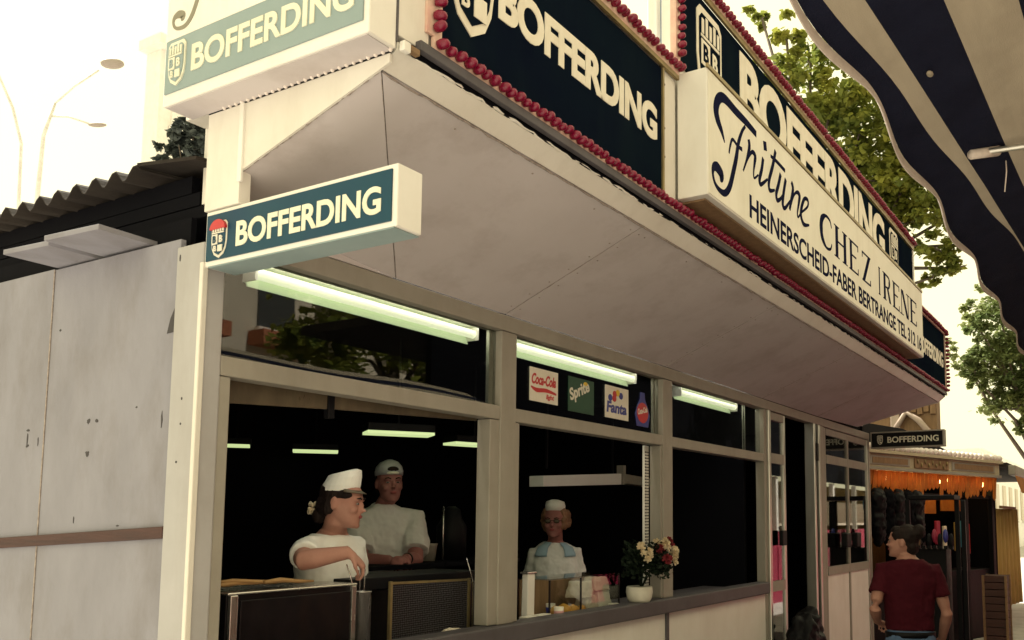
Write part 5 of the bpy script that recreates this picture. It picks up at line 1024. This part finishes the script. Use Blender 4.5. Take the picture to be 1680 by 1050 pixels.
for i in range(16): MB().ell(Q0 + E1 * (.30 + i * .19) + N1 * .16 + UP * (2.16 + .02 * math.sin(i * 2)), (.028, .028, .036), 8, 6).build('warm_bulb', 'carbulb', NB, True)
nb('back_wall', 'dark', -.1, 3.4, 2.3, 2.36, .0, 2.47); nb('side_wall', 'dark', -.12, -.06, .1, 2.3, .0, 2.47); nb('side_wall', 'dark', 3.34, 3.40, .1, 2.3, .0, 2.47); nb('inner_ceiling', 'dark', -.1, 3.4, .1, 2.3, 2.44, 2.472); nb('counter', 'black', .0, 3.3, .15, .55, .0, .95, bevel=.01)
for s in (.02, 1.35, 2.5, 3.25): nb('post', 'black', s, s + .07, .08, .15, .0, 2.232, bevel=.006)
nb('cross_rail', 'black', .0, 3.3, .10, .14, 1.93, 1.98)
nb('orange_shade', 'orange', 1.42, 2.45, .5, .52, 1.72, 1.92); nb('orange_shade', 'orange', 2.6, 3.2, .5, .52, 1.76, 1.92)
for s, w, z0, z1, mt in ((2.10, .10, 1.30, 1.62, 'magenta'), (2.30, .07, 1.15, 1.55, 'stick'), (2.62, .08, 1.2, 1.6, 'yellow'), (2.78, .07, 1.25, 1.62, 'bluecloth'), (1.2, .10, 1.30, 1.55, 'magenta'), (2.92, .09, 1.15, 1.58, 'coke')):
    o = nb('hanging_ware', mt, s, s + w, .30, .34, z0, z1, bevel=.01)
for i in range(5):
    c = Q0 + E1 * (.25 + i * .22) + N1 * .02 + UP * 1.9; g_ = MB(); g_.ell(c + UP * -.05, (.15, .10, .16), 12, 8); g_.ell(c + UP * -.30, (.13, .09, .30), 12, 8)
    top(remesh(g_, 'hanging_coat', 'dark' if i % 2 else 'black', None, .02, 2, disp=.07, dsize=.07), c + UP * -.6, ['leftmost dark garment hanging at the front of the fair booth', 'second dark garment from the left on the fair booth', 'middle dark garment of five on the fair booth', 'fourth dark garment from the left on the fair booth', 'rightmost dark garment hanging on the fair booth'][i], 'garment', 'garments hanging on the fair booth')
# black display stand in front of the booth
DS = thing('display_stand', (10.7, 1.95, 0), 'black display stand behind the passer-by with tall posts', 'display stand')
for x, y in ((10.55, 2.28), (10.9, 1.80), (10.95, 1.74)): MB().box(x, x + .05, y, y + .05, 0, 1.86).build('upright', 'black', DS, bevel=.004)
MB().box(10.56, 10.95, 1.79, 2.30, 1.862, 1.91).build('top_rail', 'black', DS, bevel=.004); MB().box(10.60, 10.90, 1.90, 2.28, .02, 1.30).build('cabinet', 'black', DS, bevel=.01)
for i in range(7): MB().ell((10.58, 1.84 + i * .06, 1.40 + .05 * (i % 2)), (.03, .03, .08), 8, 6).build('display_item', ('black', 'fan', 'black', 'magenta', 'black', 'dark', 'timber')[i], DS, True); MB().box(10.56, 10.62, 1.82 + i * .06, 1.86 + i * .06, 1.301, 1.34).build('item_foot', 'black', DS)
# second booth with blue valance, yellow curtain
NB2 = thing('orange_booth', (15.2, 1.9, 0), 'booth with blue valance and yellow curtain at the right edge', 'fair booth')
def b2x(name, mt, x0, x1, y0, y1, z0, z1, bevel=0.0): return MB().box(x0, x1, y0, y1, z0, z1).build(name, mt, NB2, bevel=bevel)
b2x('roof_board', 'frame', 13.9, 19.5, 1.50, 1.60, 2.28, 2.42, .01); b2x('roof', 'rust', 13.9, 19.5, 1.61, 4.0, 2.40, 2.46)
for i in range(24): MB().prism([(13.9 + i * .2, 1.50, 2.27), (14.09 + i * .2, 1.50, 2.27), (14.09 + i * .2, 1.42, 2.02), (13.9 + i * .2, 1.42, 2.02)], (0, .012, 0)).build('valance_tab', 'orange', NB2, fix=True)
b2x('blue_valance', 'bluecloth', 13.9, 19.5, 1.38, 1.40, 1.80, 2.0); b2x('back_wall', 'timber', 13.9, 19.5, 3.5, 3.6, 0, 2.4); b2x('dark_bay', 'magenta', 15.6, 19.0, 2.4, 2.45, .4, 1.8)
cu = MB(); vs_ = []
for i in range(61):
    u = i / 60; x = 14.0 + u * 1.35
    for z, dx in ((1.80, 0), (1.2, .10), (.35, .25)): vs_.append((x + dx * u, 1.86 + .035 * math.sin(u * 46) - .2 * u, z))
cu.add(vs_, [(i * 3 + j, i * 3 + j + 1, i * 3 + j + 4, i * 3 + j + 3) for i in range(60) for j in range(2)]); o = cu.build('curtain', 'yellow', NB2, True); o.modifiers.new('t', 'SOLIDIFY').thickness = .01
b2x('curtain_rail', 'timber', 13.9, 15.6, 1.70, 1.74, 1.80, 1.84)
for i, (z0, z1, lab) in enumerate(((.0, .33, 'bottom brown crate in the stack beside the yellow curtain'), (.332, .62, 'middle brown crate in the stack beside the yellow curtain'), (.622, .90, 'topmost brown crate in the stack beside the yellow curtain'))):
    t = thing('wooden_crate', (13.0, 1.70, z0), lab, 'crate', 'crates beside the yellow curtain')
    for k in range(3): a = z0 + (z1 - z0) * k / 3; MB().box(12.82, 13.18, 1.56, 1.84, a + .004, a + (z1 - z0) / 3 - .006).build('slat', 'plank', t, bevel=.003)
    for x in (12.80, 13.181):
        for y in (1.545, 1.825): MB().box(x, x + .02, y, y + .03, z0, z1 - .001).build('corner_batten', 'timber', t)
# timber gable house behind the canopy end
TH = thing('timber_chalet', (16.5, 3.6, 0), 'brown timber gable with pale arched beams behind the far end of the canopy', 'building')
MB().box(14.8, 15.6, 3.35, 8.0, 0, 2.94).build('wall', 'timber', TH)
MB().prism([(14.75, 2.72, 2.95), (14.75, 4.5, 2.95), (14.75, 3.9, 4.2), (14.75, 2.72, 3.62)], (0.3, 0, 0)).build('gable', 'timber', TH, fix=True)
for k in range(9): MB().box(14.70, 14.748, 2.73 + k * .10, 2.815 + k * .10, 3.32 + .04 * (k % 2), 3.62 + k * .045).build('gable_plank', 'timber', TH, bevel=.006)
MB().box(14.62, 14.695, 3.28, 3.42, 2.5, 3.60).build('beam', 'pinkbeam', TH, bevel=.01); MB().tube([(14.64, 3.35, 3.10), (14.64, 3.18, 3.36), (14.64, 2.98, 3.22), (14.64, 2.72, 2.88)], .05, 8).build('arched_brace', 'pinkbeam', TH, True)
MB().box(14.56, 14.618, 2.65, 4.6, 2.95, 3.0).build('beam', 'pinkbeam', TH)
